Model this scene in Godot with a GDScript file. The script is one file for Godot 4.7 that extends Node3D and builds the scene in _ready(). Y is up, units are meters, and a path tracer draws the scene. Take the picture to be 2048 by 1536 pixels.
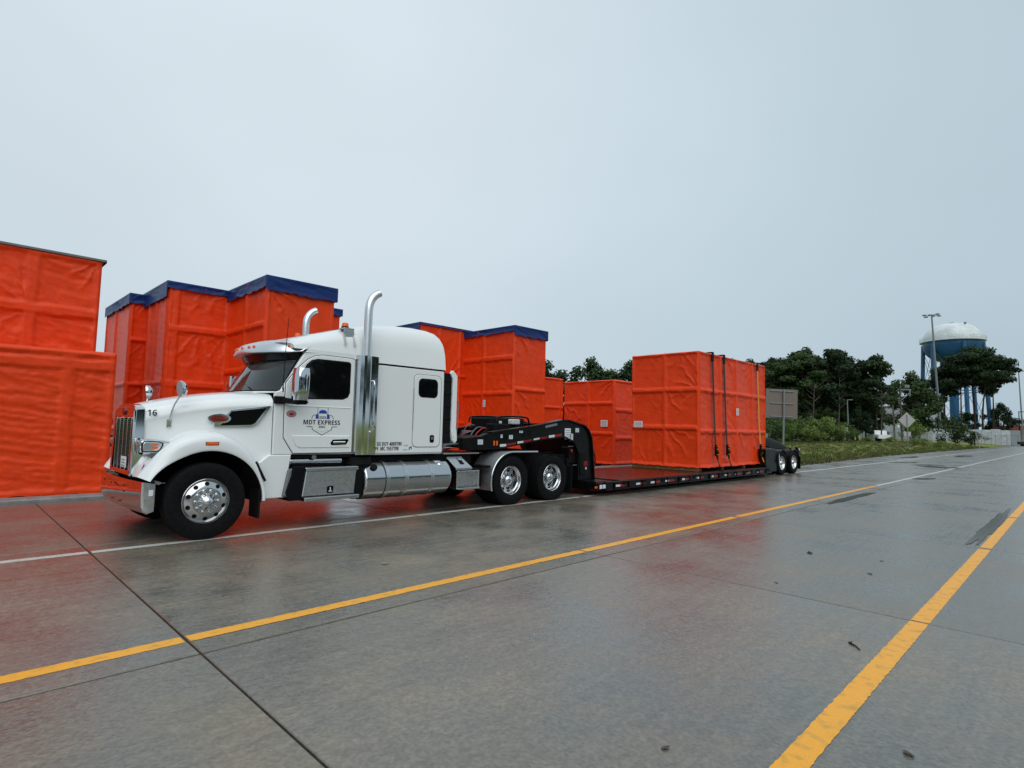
extends Node3D
# A white conventional tractor with a lowboy trailer and an orange wrapped crate on a wet concrete road, more wrapped crates behind it.

var M := {}            # materials by plain name
var used := {}         # how often a top-level name was given

# ------------------------------------------------------------------ mesh builder
class MB:
	var v := PackedVector3Array()
	func tri(a: Vector3, b: Vector3, c: Vector3):
		v.append(a); v.append(b); v.append(c)
	func quad(a: Vector3, b: Vector3, c: Vector3, d: Vector3):
		v.append(a); v.append(b); v.append(c); v.append(a); v.append(c); v.append(d)
	func box(c: Vector3, s: Vector3, bev := 0.0, bs := Basis.IDENTITY):
		var h := s * 0.5
		var b: float = min(bev, min(h.x, min(h.y, h.z)) * 0.95)
		if b <= 0.0:
			var p := []
			for i in 8:
				p.append(c + bs * Vector3(h.x * (1 if i & 1 else -1), h.y * (1 if i & 2 else -1), h.z * (1 if i & 4 else -1)))
			quad(p[0], p[1], p[3], p[2]); quad(p[5], p[4], p[6], p[7])
			quad(p[4], p[0], p[2], p[6]); quad(p[1], p[5], p[7], p[3])
			quad(p[2], p[3], p[7], p[6]); quad(p[4], p[5], p[1], p[0])
			return
		# every corner has three points, one on each face
		var q := []
		for i in 8:
			var sx := 1.0 if i & 1 else -1.0
			var sy := 1.0 if i & 2 else -1.0
			var sz := 1.0 if i & 4 else -1.0
			q.append([c + bs * Vector3(sx * h.x, sy * (h.y - b), sz * (h.z - b)), c + bs * Vector3(sx * (h.x - b), sy * h.y, sz * (h.z - b)), c + bs * Vector3(sx * (h.x - b), sy * (h.y - b), sz * h.z)])
			if sx * sy * sz > 0: tri(q[i][0], q[i][2], q[i][1])
			else: tri(q[i][0], q[i][1], q[i][2])
		quad(q[0][2], q[1][2], q[3][2], q[2][2]); quad(q[5][2], q[4][2], q[6][2], q[7][2])
		quad(q[4][0], q[0][0], q[2][0], q[6][0]); quad(q[1][0], q[5][0], q[7][0], q[3][0])
		quad(q[2][1], q[3][1], q[7][1], q[6][1]); quad(q[4][1], q[5][1], q[1][1], q[0][1])
		for e in [[0, 1, 1, 2], [2, 3, 2, 1], [4, 5, 2, 1], [6, 7, 1, 2], [0, 2, 2, 0], [1, 3, 0, 2], [4, 6, 0, 2], [5, 7, 2, 0], [0, 4, 0, 1], [1, 5, 1, 0], [2, 6, 1, 0], [3, 7, 0, 1]]:
			quad(q[e[0]][e[2]], q[e[0]][e[3]], q[e[1]][e[3]], q[e[1]][e[2]])
	func bar(a: Vector3, b: Vector3, w: float, t: float, up := Vector3.UP, bev := 0.0):
		var x := (b - a).normalized()
		var z := x.cross(up).normalized()
		if z.length() < 0.5: z = x.cross(Vector3.RIGHT).normalized()
		box((a + b) * 0.5, Vector3(a.distance_to(b), w, t), bev, Basis(x, z.cross(x), z))
	func loft(rings: Array, closed := false, cap0 := false, cap1 := false):
		var n: int = rings[0].size()
		for i in rings.size() - 1:
			for j in (n if closed else n - 1):
				var k := (j + 1) % n
				quad(rings[i][j], rings[i][k], rings[i + 1][k], rings[i + 1][j])
		for e in [[cap0, 0], [cap1, rings.size() - 1]]:
			if e[0]:
				var c := Vector3.ZERO
				for p in rings[e[1]]: c += p
				c /= n
				for j in n: tri(c, rings[e[1]][j], rings[e[1]][(j + 1) % n])
	func tube(pts: Array, r, n := 10, caps := true):
		var rings := []
		var u := Vector3.ZERO
		for i in pts.size():
			var d: Vector3 = (pts[min(i + 1, pts.size() - 1)] - pts[max(i - 1, 0)]).normalized()
			if u == Vector3.ZERO: u = d.cross(Vector3.UP if absf(d.y) < 0.9 else Vector3.RIGHT).normalized()
			u = (u - d * u.dot(d)).normalized()
			var w := d.cross(u)
			var rr: float = r[i] if r is Array else r
			var ring := []
			for k in n:
				var a := TAU * k / n
				ring.append(pts[i] + (u * cos(a) + w * sin(a)) * rr)
			rings.append(ring)
		loft(rings, true, caps, caps)
	func lathe(prof: Array, at: Vector3, axis: Vector3, n := 32):
		# prof: [radius, distance along the axis]
		var u := axis.cross(Vector3.UP if absf(axis.y) < 0.9 else Vector3.RIGHT).normalized()
		var w := axis.cross(u)
		var rings := []
		for p in prof:
			var ring := []
			for k in n:
				var a := TAU * k / n
				ring.append(at + axis * p[1] + (u * cos(a) + w * sin(a)) * p[0])
			rings.append(ring)
		loft(rings, true)
	func prism(poly: Array, z0: float, z1: float, bev := 0.0):
		# an outline in x and y, drawn out from z0 to z1; the edges of the z1 side (the outer one) are bevelled
		var pv := PackedVector2Array(poly)
		var tr := Geometry2D.triangulate_polygon(pv)
		var n := poly.size()
		var zb := z1 - signf(z1 - z0) * bev
		var inner := PackedVector2Array()
		var cw := 0.0
		for i in n: cw += (pv[(i + 1) % n].x - pv[i].x) * (pv[(i + 1) % n].y + pv[i].y)
		var sg := 1.0 if cw < 0 else -1.0
		for i in n:
			var d0 := (pv[i] - pv[(i + n - 1) % n]).normalized()
			var d1 := (pv[(i + 1) % n] - pv[i]).normalized()
			var n0 := Vector2(-d0.y, d0.x) * sg
			var n1 := Vector2(-d1.y, d1.x) * sg
			var m := (n0 + n1)
			var k: float = 1.0 / max(0.4, m.length_squared() * 0.5)
			inner.append(pv[i] + m * bev * k)
		for i in range(0, tr.size(), 3):
			var a := pv[tr[i]]; var b := pv[tr[i + 1]]; var c := pv[tr[i + 2]]
			tri(Vector3(a.x, a.y, z0), Vector3(b.x, b.y, z0), Vector3(c.x, c.y, z0))
			a = inner[tr[i]]; b = inner[tr[i + 1]]; c = inner[tr[i + 2]]
			tri(Vector3(a.x, a.y, z1), Vector3(c.x, c.y, z1), Vector3(b.x, b.y, z1))
		for i in n:
			var j := (i + 1) % n
			quad(Vector3(pv[i].x, pv[i].y, z0), Vector3(pv[j].x, pv[j].y, z0), Vector3(pv[j].x, pv[j].y, zb), Vector3(pv[i].x, pv[i].y, zb))
			if bev > 0.0:
				quad(Vector3(pv[i].x, pv[i].y, zb), Vector3(pv[j].x, pv[j].y, zb), Vector3(inner[j].x, inner[j].y, z1), Vector3(inner[i].x, inner[i].y, z1))
	func moved(t: Transform3D) -> MB:
		for i in v.size(): v[i] = t * v[i]
		return self
	func mesh(crease := 38.0) -> ArrayMesh:
		var n := v.size()
		var fn := PackedVector3Array(); fn.resize(n / 3)
		var at := {}
		var key := []
		key.resize(n)
		for f in n / 3:
			fn[f] = (v[f * 3 + 2] - v[f * 3]).cross(v[f * 3 + 1] - v[f * 3])
			for k in 3:
				var p := v[f * 3 + k]
				var q := Vector3i(roundi(p.x * 5000), roundi(p.y * 5000), roundi(p.z * 5000))
				key[f * 3 + k] = q
				if at.has(q): at[q].append(f)
				else: at[q] = [f]
		var nn := PackedVector3Array(); nn.resize(n)
		var c := cos(deg_to_rad(crease))
		for i in n:
			var me := fn[i / 3]
			var l := me.length()
			var s := Vector3.ZERO
			for f in at[key[i]]:
				var o := fn[f]
				var d := me.dot(o)
				if d >= c * l * o.length(): s += o
			nn[i] = s.normalized() if s.length_squared() > 1e-20 else Vector3.UP
		var arr := []
		arr.resize(Mesh.ARRAY_MAX)
		arr[Mesh.ARRAY_VERTEX] = v
		arr[Mesh.ARRAY_NORMAL] = nn
		var m := ArrayMesh.new()
		m.add_surface_from_arrays(Mesh.PRIMITIVE_TRIANGLES, arr)
		return m

func numbered(called: String) -> String:
	used[called] = used.get(called, -1) + 1
	return called if used[called] == 0 else "%s_%03d" % [called, used[called]]

func tag(o: Node, label: String, category: String, group := "", kind := ""):
	if label: o.set_meta("label", label)
	if category: o.set_meta("category", category)
	if group: o.set_meta("group", group)
	if kind: o.set_meta("kind", kind)

func thing(called: String, at: Vector3, label := "", category := "", group := "", turn := 0.0) -> Node3D:
	var o := Node3D.new()
	o.name = numbered(called)
	add_child(o)
	o.position = at
	o.rotation.y = turn
	tag(o, label, category, group)
	return o

func structure(called: String, at := Vector3.ZERO) -> Node3D:
	var o := thing(called, at)
	o.set_meta("kind", "structure")
	return o

func put(called: String, mesh: Mesh, mat: Material, parent: Node, at := Vector3.ZERO) -> MeshInstance3D:
	var o := MeshInstance3D.new()
	o.name = called
	o.mesh = mesh
	o.material_override = mat
	o.position = at
	parent.add_child(o, true)
	return o

func part(called: String, mb: MB, mat: Material, parent: Node, org := Vector3.ZERO, crease := 38.0) -> MeshInstance3D:
	# what mb holds is moved by -org, the place of the parent
	if org != Vector3.ZERO:
		for i in mb.v.size(): mb.v[i] -= org
	return put(called, mb.mesh(crease), mat, parent)

func words(text: String, size: float, at: Vector3, mat: Material, parent: Node, bold := false, fontname := "Droid Sans", align := HORIZONTAL_ALIGNMENT_LEFT, squeeze := 1.0, turn := Basis.IDENTITY, called := "lettering") -> MeshInstance3D:
	var f := SystemFont.new()
	f.font_names = PackedStringArray([fontname])
	if bold: f.font_weight = 700
	var t := TextMesh.new()
	t.text = text
	t.font = f
	t.font_size = 64
	t.pixel_size = size / 46.0
	t.depth = 0.002
	t.horizontal_alignment = align
	t.vertical_alignment = VERTICAL_ALIGNMENT_BOTTOM
	var o := put(called, t, mat, parent, at)
	o.basis = turn * Basis.from_scale(Vector3(squeeze, 1, 1))
	return o

func mat(called: String, c: Color, rough := 0.6, metal := 0.0, spec := 0.5) -> StandardMaterial3D:
	var m := StandardMaterial3D.new()
	m.resource_name = called
	m.albedo_color = c
	m.roughness = rough
	m.metallic = metal
	m.metallic_specular = spec
	M[called] = m
	return m

func noise(seed_: int, freq: float, type := FastNoiseLite.TYPE_SIMPLEX_SMOOTH, octaves := 4, fract := FastNoiseLite.FRACTAL_FBM) -> FastNoiseLite:
	var n := FastNoiseLite.new()
	n.seed = seed_
	n.frequency = freq
	n.noise_type = type
	n.fractal_type = fract
	n.fractal_octaves = octaves
	return n

func noise_image(n: FastNoiseLite, size: int) -> Image:
	return n.get_seamless_image(size, size, false, false, 0.12, true)

func tex(img: Image) -> ImageTexture:
	return ImageTexture.create_from_image(img)

# a grey texture whose mean is about one, from layers of [noise, weight]
func mottled(size: int, layers: Array, lo: float, hi: float) -> ImageTexture:
	var imgs := []
	for l in layers: imgs.append(noise_image(l[0], size).get_data())
	var out := PackedByteArray()
	out.resize(size * size)
	for i in size * size:
		var s := 0.0
		for k in layers.size(): s += (imgs[k][i] / 255.0 - 0.5) * layers[k][1]
		out[i] = int(clampf(lerpf(lo, hi, clampf(0.5 + s, 0.0, 1.0)), 0.0, 1.0) * 255.0)
	return tex(Image.create_from_data(size, size, false, Image.FORMAT_L8, out))

func triplanar(m: StandardMaterial3D, metres: float, world := true):
	m.uv1_triplanar = true
	m.uv1_world_triplanar = world
	m.uv1_scale = Vector3.ONE / metres
	m.uv1_triplanar_sharpness = 4.0

func normal_map(seed_: int, freq: float, size := 512, strength := 3.0, type := FastNoiseLite.TYPE_SIMPLEX_SMOOTH, fract := FastNoiseLite.FRACTAL_FBM, octaves := 4) -> ImageTexture:
	var img := noise_image(noise(seed_, freq, type, octaves, fract), size)
	img.convert(Image.FORMAT_RGBA8)
	img.bump_map_to_normal_map(strength)
	return tex(img)

# ------------------------------------------------------------------ camera, sky, light
func _ready():
	var cam := Camera3D.new()
	cam.name = "camera"
	cam.fov = 67.793
	cam.near = 0.05
	cam.far = 3000.0
	add_child(cam)
	cam.transform = Transform3D(Basis(Vector3(0.70478, 0.02262, 0.70907), Vector3(-0.06918, 0.99692, 0.03696), Vector3(-0.70605, -0.0751, 0.70417)).orthonormalized(), Vector3(0, 1.6, 0))
	cam.current = true

	var env := Environment.new()
	env.background_mode = Environment.BG_SKY
	env.sky = overcast_sky()
	env.tonemap_mode = Environment.TONE_MAPPER_LINEAR
	env.tonemap_exposure = 1.14
	env.sdfgi_enabled = true
	env.ssao_enabled = true
	env.ssil_enabled = true
	var we := WorldEnvironment.new()
	we.name = "world_environment"
	we.environment = env
	add_child(we)

	var sun := DirectionalLight3D.new()
	sun.name = "overcast_sun"
	sun.light_energy = 0.5
	sun.light_angular_distance = 75.0
	sun.light_color = Color(0.99, 0.99, 0.98)
	sun.shadow_enabled = true
	add_child(sun)
	sun.look_at_from_position(Vector3.ZERO, -Vector3(-0.40, 0.80, 0.55))

	make_materials()
	build_ground()
	build_crates()
	build_truck()
	build_trailer()
	build_load()
	build_background()
	build_small_things()

func overcast_sky() -> Sky:
	# one soft cloud sheet: paler round a bright part of the cloud, a little darker high up and low down
	var w := 1024
	var h := 512
	var big := noise(3, 0.9, FastNoiseLite.TYPE_SIMPLEX_SMOOTH, 4)
	var out := PackedFloat32Array()
	out.resize(w * h * 3)
	var zen := Color(0.50, 0.60, 0.66)
	var mid := Color(0.55, 0.665, 0.73)
	var low := Color(0.52, 0.635, 0.70)
	var bright := Vector3(0.30, 0.52, -0.80).normalized()      # where the sun stands behind the cloud
	for y in h:
		var el := (0.5 - (y + 0.5) / h) * PI
		for x in w:
			var az := (x + 0.5) / w * TAU
			var d := Vector3(sin(az) * cos(el), sin(el), -cos(az) * cos(el))
			var c: Color
			var e: float = max(el, 0.0) / (PI * 0.5)
			if e < 0.26: c = low.lerp(mid, smoothstep(0.0, 0.26, e))
			else: c = mid.lerp(zen, smoothstep(0.26, 0.75, e))
			var n := 1.0 + 0.07 * big.get_noise_3d(d.x * 1.3, d.y * 2.2, d.z * 1.3)
			var k := maxf(0.0, d.dot(bright))
			c = c.lerp(Color(0.80, 0.87, 0.92), 0.75 * pow(k, 5.0))
			c = c.lerp(Color(0.40, 0.51, 0.58), 0.6 * smoothstep(0.8, -0.1, d.dot(bright)))
			if el < 0: c = Color(0.2, 0.2, 0.19); n = 1.0
			var i := (y * w + x) * 3
			n *= 0.83
			out[i] = c.r * n * 0.98; out[i + 1] = c.g * n; out[i + 2] = c.b * n * 1.02
	var img := Image.create_from_data(w, h, false, Image.FORMAT_RGBF, out.to_byte_array())
	var m := PanoramaSkyMaterial.new()
	m.panorama = tex(img)
	var s := Sky.new()
	s.sky_material = m
	return s

func make_materials():
	# truck
	var m := mat("white_paint", Color(0.905, 0.915, 0.915), 0.32)
	m.clearcoat_enabled = true
	m.clearcoat = 0.6
	m.clearcoat_roughness = 0.06
	mat("chrome", Color(0.82, 0.83, 0.84), 0.07, 1.0)
	m = mat("polished_aluminium", Color(0.78, 0.785, 0.79), 0.2, 1.0)
	m.roughness_texture = mottled(512, [[noise(5, 0.008), 1.2], [noise(6, 0.04), 0.4]], 0.7, 1.0)
	m.roughness = 0.17
	triplanar(m, 1.1)
	mat("fender_aluminium", Color(0.84, 0.85, 0.86), 0.5, 1.0)
	mat("satin_aluminium", Color(0.86, 0.87, 0.88), 0.3, 1.0)
	m = mat("brushed_aluminium", Color(0.78, 0.785, 0.79), 0.38, 1.0)
	m.roughness_texture = mottled(512, [[noise(7, 0.015), 1.2], [noise(8, 0.2), 0.5]], 0.6, 1.0)
	triplanar(m, 0.8)
	mat("grille_steel", Color(0.50, 0.48, 0.47), 0.22, 1.0)
	mat("black_plastic", Color(0.085, 0.085, 0.09), 0.55, 0.0, 0.22)
	mat("black_gloss", Color(0.03, 0.03, 0.035), 0.15, 0.0, 0.3)
	mat("chassis_black", Color(0.07, 0.07, 0.075), 0.62, 0.0, 0.2)
	m = mat("tyre_rubber", Color(0.105, 0.105, 0.108), 0.75, 0.0, 0.22)
	m.albedo_texture = mottled(512, [[noise(9, 0.02), 1.0], [noise(10, 0.15), 0.5]], 0.7, 1.0)
	triplanar(m, 0.7, false)
	m = mat("trailer_black", Color(0.075, 0.075, 0.08), 0.3, 0.0, 0.3)
	m.albedo_texture = mottled(512, [[noise(11, 0.01), 1.2], [noise(12, 0.09), 0.7]], 0.65, 1.0)
	triplanar(m, 1.6)
	mat("tinted_glass", Color(0.045, 0.052, 0.058), 0.04, 0.0, 0.6)
	m = mat("windscreen_glass", Color(0.16, 0.19, 0.19, 0.42), 0.03, 0.0, 0.8)
	m.transparency = BaseMaterial3D.TRANSPARENCY_ALPHA
	mat("amber_lens", Color(0.93, 0.38, 0.05), 0.2)
	mat("red_lens", Color(0.62, 0.05, 0.04), 0.2)
	m = mat("clear_lens", Color(0.92, 0.94, 0.95, 0.22), 0.05, 0.0, 0.8)
	m.transparency = BaseMaterial3D.TRANSPARENCY_ALPHA
	mat("decal_black", Color(0.05, 0.055, 0.07), 0.4)
	mat("decal_blue", Color(0.12, 0.28, 0.62), 0.4)
	mat("decal_red", Color(0.70, 0.13, 0.15), 0.4)
	mat("decal_grey", Color(0.62, 0.63, 0.64), 0.5)
	mat("paper_white", Color(0.86, 0.87, 0.88), 0.5)
	mat("paper_print", Color(0.55, 0.56, 0.62), 0.6)
	mat("badge_red", Color(0.50, 0.06, 0.08), 0.25)
	mat("tape_white", Color(0.88, 0.88, 0.87), 0.4)
	mat("tape_red", Color(0.60, 0.07, 0.08), 0.4)
	mat("red_hose", Color(0.66, 0.10, 0.08), 0.45)
	mat("grey_hose", Color(0.42, 0.42, 0.43), 0.5)
	mat("strap_yellow", Color(0.86, 0.58, 0.06), 0.7)
	mat("strap_dark", Color(0.17, 0.13, 0.10), 0.75)
	# crates
	m = mat("orange_tarp", Color(0.95, 0.275, 0.08), 0.42, 0.0, 0.35)
	m.albedo_texture = mottled(1024, [[noise(21, 0.006), 0.8], [noise(22, 0.03), 0.4], [noise(23, 0.2), 0.3]], 0.89, 1.0)
	m.normal_enabled = true
	m.normal_texture = normal_map(24, 0.02, 1024, 3.0, FastNoiseLite.TYPE_SIMPLEX_SMOOTH, FastNoiseLite.FRACTAL_RIDGED, 4)
	m.normal_scale = 0.10
	triplanar(m, 2.6)
	var t2 := m.duplicate() as StandardMaterial3D
	t2.resource_name = "blue_tarp"
	t2.albedo_color = Color(0.085, 0.20, 0.43)
	M["blue_tarp"] = t2
	var t3 := m.duplicate() as StandardMaterial3D
	t3.resource_name = "grey_tarp"
	t3.albedo_color = Color(0.42, 0.41, 0.40)
	M["grey_tarp"] = t3
	m = mat("raw_timber", Color(0.60, 0.44, 0.27), 0.8)
	m.albedo_texture = mottled(512, [[noise(25, 0.02), 1.0], [noise(26, 0.1), 0.7]], 0.6, 1.0)
	triplanar(m, 0.9)
	m = mat("deck_plank", Color(0.19, 0.125, 0.10), 0.22)
	m.albedo_texture = mottled(512, [[noise(27, 0.015), 1.2], [noise(28, 0.12), 0.8]], 0.5, 1.0)
	triplanar(m, 1.4)
	# ground
	make_ground_materials()
	# plants and far things
	m = mat("bark", Color(0.27, 0.225, 0.19), 0.9)
	m.albedo_texture = mottled(256, [[noise(31, 0.04), 1.3], [noise(32, 0.2), 0.6]], 0.5, 1.0)
	triplanar(m, 1.2)
	for k in 4:
		m = mat("needles_%d" % k, [Color(0.185, 0.255, 0.145), Color(0.225, 0.295, 0.155), Color(0.165, 0.23, 0.145), Color(0.25, 0.31, 0.16)][k], 0.65, 0.0, 0.3)
		m.vertex_color_use_as_albedo = true
		m.backlight_enabled = true
		m.backlight = Color(0.25, 0.25, 0.25)
	for k in 3:
		m = mat("leaves_%d" % k, [Color(0.34, 0.43, 0.20), Color(0.43, 0.50, 0.25), Color(0.30, 0.37, 0.21)][k], 0.6, 0.0, 0.3)
		m.vertex_color_use_as_albedo = true
		m.backlight_enabled = true
		m.backlight = Color(0.3, 0.3, 0.3)
	m = mat("grass_blade", Color(1, 1, 1), 0.7, 0.0, 0.2)
	m.vertex_color_use_as_albedo = true
	m.backlight_enabled = true
	m.backlight = Color(0.3, 0.3, 0.3)
	m = mat("galvanised", Color(0.50, 0.52, 0.53), 0.5, 0.6)
	m = mat("sign_back", Color(0.47, 0.42, 0.39), 0.55, 0.25)
	mat("sign_metal", Color(0.66, 0.65, 0.65), 0.5, 0.2)
	m = mat("tank_white", Color(0.90, 0.92, 0.93), 0.5)
	m.albedo_texture = mottled(512, [[noise(33, 0.012), 1.0], [noise(34, 0.06), 0.6]], 0.82, 1.0)
	triplanar(m, 30.0)
	m = mat("tank_blue", Color(0.09, 0.36, 0.54), 0.45)
	m.albedo_texture = mottled(512, [[noise(35, 0.012), 1.0], [noise(36, 0.06), 0.6]], 0.75, 1.0)
	triplanar(m, 30.0)
	m = mat("white_wall", Color(0.76, 0.78, 0.79), 0.7)
	m.albedo_texture = mottled(512, [[noise(37, 0.02), 1.0], [noise(38, 0.1), 0.6]], 0.75, 1.0)
	triplanar(m, 9.0)
	mat("grey_wall", Color(0.50, 0.53, 0.55), 0.7)
	mat("wood_pole", Color(0.32, 0.29, 0.26), 0.85)
	mat("concrete_post", Color(0.55, 0.54, 0.51), 0.85)
	mat("dark_leaf", Color(0.075, 0.055, 0.04), 0.6)
	mat("rust_red", Color(0.45, 0.20, 0.15), 0.8)
	mat("car_dark", Color(0.06, 0.065, 0.075), 0.25)
	mat("lamp_glow", Color(0.95, 0.95, 0.92), 0.3)

# ------------------------------------------------------------------ the ground
func make_ground_materials():
	var m := mat("wet_concrete", Color(1, 1, 1), 1.0, 0.0, 0.5)
	var size := 2048
	var a := noise_image(noise(41, 0.0022, FastNoiseLite.TYPE_SIMPLEX_SMOOTH, 5), size).get_data()
	var b := noise_image(noise(42, 0.05, FastNoiseLite.TYPE_SIMPLEX_SMOOTH, 3), size).get_data()
	var c := noise_image(noise(43, 0.35, FastNoiseLite.TYPE_VALUE, 2), size).get_data()
	var d := noise_image(noise(44, 0.008, FastNoiseLite.TYPE_SIMPLEX_SMOOTH, 4), size).get_data()
	var st := noise(45, 1.0, FastNoiseLite.TYPE_SIMPLEX_SMOOTH, 3)
	var streak := PackedFloat32Array(); streak.resize(size * 64)
	for y in size:
		for x in 64: streak[y * 64 + x] = st.get_noise_3d(cos(TAU * x / 64.0) * 0.8, sin(TAU * x / 64.0) * 0.8, y * 0.09)
	var col := PackedByteArray(); col.resize(size * size * 3)
	var rou := PackedByteArray(); rou.resize(size * size)
	var hei := PackedByteArray(); hei.resize(size * size)
	for y in size:
		for x in size:
			var i := y * size + x
			var A := a[i] / 255.0 - 0.5
			var B := b[i] / 255.0 - 0.5
			var C := c[i] / 255.0 - 0.5
			var D := d[i] / 255.0 - 0.5
			var xs := x / 32.0
			var x0 := int(xs)
			var S := lerpf(streak[y * 64 + x0], streak[y * 64 + (x0 + 1) % 64], xs - x0)
			var t := 0.405 + A * 0.085 + D * 0.055 + B * 0.06 + C * 0.15 + S * 0.04
			var warm := D * 0.05 + A * 0.04
			col[i * 3] = int(clampf(t * 1.055 + warm * 0.5, 0, 1) * 255)
			col[i * 3 + 1] = int(clampf(t, 0, 1) * 255)
			col[i * 3 + 2] = int(clampf(t * 0.91 - warm * 0.4, 0, 1) * 255)
			var r := 0.34 + A * 0.30 + D * 0.20 + S * 0.10 + C * 0.10 + B * 0.08
			rou[i] = int(clampf(r, 0.12, 0.7) * 255)
			hei[i] = int(clampf(0.5 + C * 0.7 + B * 0.5, 0, 1) * 255)
	m.albedo_texture = tex(Image.create_from_data(size, size, false, Image.FORMAT_RGB8, col))
	m.roughness_texture = tex(Image.create_from_data(size, size, false, Image.FORMAT_L8, rou))
	var hn := Image.create_from_data(size, size, false, Image.FORMAT_L8, hei)
	hn.convert(Image.FORMAT_RGBA8)
	hn.bump_map_to_normal_map(1.6)
	m.normal_enabled = true
	m.normal_texture = tex(hn)
	m.normal_scale = 0.35
	m.clearcoat_enabled = true
	m.clearcoat = 0.4
	m.clearcoat_roughness = 0.3
	triplanar(m, 11.3)
	for k in 3:
		var v := m.duplicate() as StandardMaterial3D
		v.resource_name = "wet_concrete_tone"
		v.albedo_color = [Color(1, 1, 1), Color(0.95, 0.955, 0.96), Color(1.0, 0.99, 0.965)][k]
		v.uv1_offset = Vector3(0.37 * k, 0.0, 0.61 * k)
		M["slab_%d" % k] = v
	mat("joint_filler", Color(0.10, 0.10, 0.10), 0.7)
	m = mat("kerb_concrete", Color(0.58, 0.585, 0.58), 0.55)
	m.albedo_texture = mottled(512, [[noise(46, 0.012), 1.0], [noise(47, 0.15), 0.6]], 0.75, 1.0)
	triplanar(m, 2.0)
	# worn line paint
	for k in 2:
		m = mat(["yellow_paint", "white_line_paint"][k], Color(1, 1, 1), 0.42)
		var p: Color = [Color(1.0, 0.69, 0.16), Color(0.80, 0.80, 0.78)][k]
		var e := noise_image(noise(48 + k, 0.013, FastNoiseLite.TYPE_SIMPLEX_SMOOTH, 5), 1024).get_data()
		var f := noise_image(noise(50 + k, 0.16, FastNoiseLite.TYPE_SIMPLEX_SMOOTH, 3), 1024).get_data()
		var o := PackedByteArray(); o.resize(1024 * 1024 * 3)
		for i in 1024 * 1024:
			var E := e[i] / 255.0
			var F := f[i] / 255.0
			var worn := smoothstep(0.52, 0.85, E * 0.7 + F * 0.4)
			var tone := 0.88 + 0.16 * F + 0.10 * (E - 0.5)
			var q := Color(p.r * tone, p.g * tone, p.b * tone).lerp(Color(0.42, 0.38, 0.30), worn * 0.38)
			o[i * 3] = int(clampf(q.r, 0, 1) * 255); o[i * 3 + 1] = int(clampf(q.g, 0, 1) * 255); o[i * 3 + 2] = int(clampf(q.b, 0, 1) * 255)
		m.albedo_texture = tex(Image.create_from_data(1024, 1024, false, Image.FORMAT_RGB8, o))
		triplanar(m, 1.9)
	m = mat("puddle_water", Color(0.34, 0.335, 0.315), 0.15, 0.0, 0.45)
	# grass ground
	m = mat("grass_soil", Color(1, 1, 1), 0.9, 0.0, 0.2)
	var g1 := noise_image(noise(52, 0.006, FastNoiseLite.TYPE_SIMPLEX_SMOOTH, 5), 1024).get_data()
	var g2 := noise_image(noise(53, 0.12, FastNoiseLite.TYPE_SIMPLEX_SMOOTH, 3), 1024).get_data()
	var o2 := PackedByteArray(); o2.resize(1024 * 1024 * 3)
	for i in 1024 * 1024:
		var E := g1[i] / 255.0
		var F := g2[i] / 255.0
		var q := Color(0.46, 0.515, 0.26).lerp(Color(0.53, 0.505, 0.31), smoothstep(0.45, 0.72, E)) * (0.66 + 0.55 * F)
		o2[i * 3] = int(clampf(q.r, 0, 1) * 255); o2[i * 3 + 1] = int(clampf(q.g, 0, 1) * 255); o2[i * 3 + 2] = int(clampf(q.b, 0, 1) * 255)
	m.albedo_texture = tex(Image.create_from_data(1024, 1024, false, Image.FORMAT_RGB8, o2))
	triplanar(m, 14.0)

func edge_z(x: float) -> float:
	# where the pavement ends and the grass begins
	return -10.15 - 0.85 * smoothstep(28.0, 56.0, x) + 0.05 * sin(x * 1.7) + 0.03 * sin(x * 5.1)

func land_y(x: float, z: float) -> float:
	var d := edge_z(x) - z
	if d < 0.0: return 0.0
	return 0.02 + 0.53 * smoothstep(0.0, 9.0, d) + 0.05 * sin(x * 0.21) * sin(z * 0.33) * smoothstep(2.0, 9.0, d)

func strip(x0: float, x1: float, zc: float, w: float, y: float, seed_: int) -> MB:
	var mb := MB.new()
	var n := noise(seed_, 14.0, FastNoiseLite.TYPE_SIMPLEX_SMOOTH, 3)
	var x := x0
	var gaps := [1.4, 6.1, 10.8, 15.5, 20.2, -3.3, 24.9]
	while x < x1 - 0.001:
		var step := 0.012 if x < 9.0 else (0.06 if x < 25.0 else (0.5 if x < 80 else 6.0))
		var e: float = min(x + step, x1)
		var skip := false
		for g in gaps:
			if x < g + 0.012 and e > g - 0.012: skip = true
		if not skip:
			var j0 := n.get_noise_2d(x, 0.0) * 0.007; var j1 := n.get_noise_2d(e, 0.0) * 0.007
			var k0 := n.get_noise_2d(x, 9.0) * 0.007; var k1 := n.get_noise_2d(e, 9.0) * 0.007
			mb.quad(Vector3(x, y, zc - w / 2 + j0), Vector3(e, y, zc - w / 2 + j1), Vector3(e, y, zc + w / 2 + k1), Vector3(x, y, zc + w / 2 + k0))
		x = e
	return mb

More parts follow.
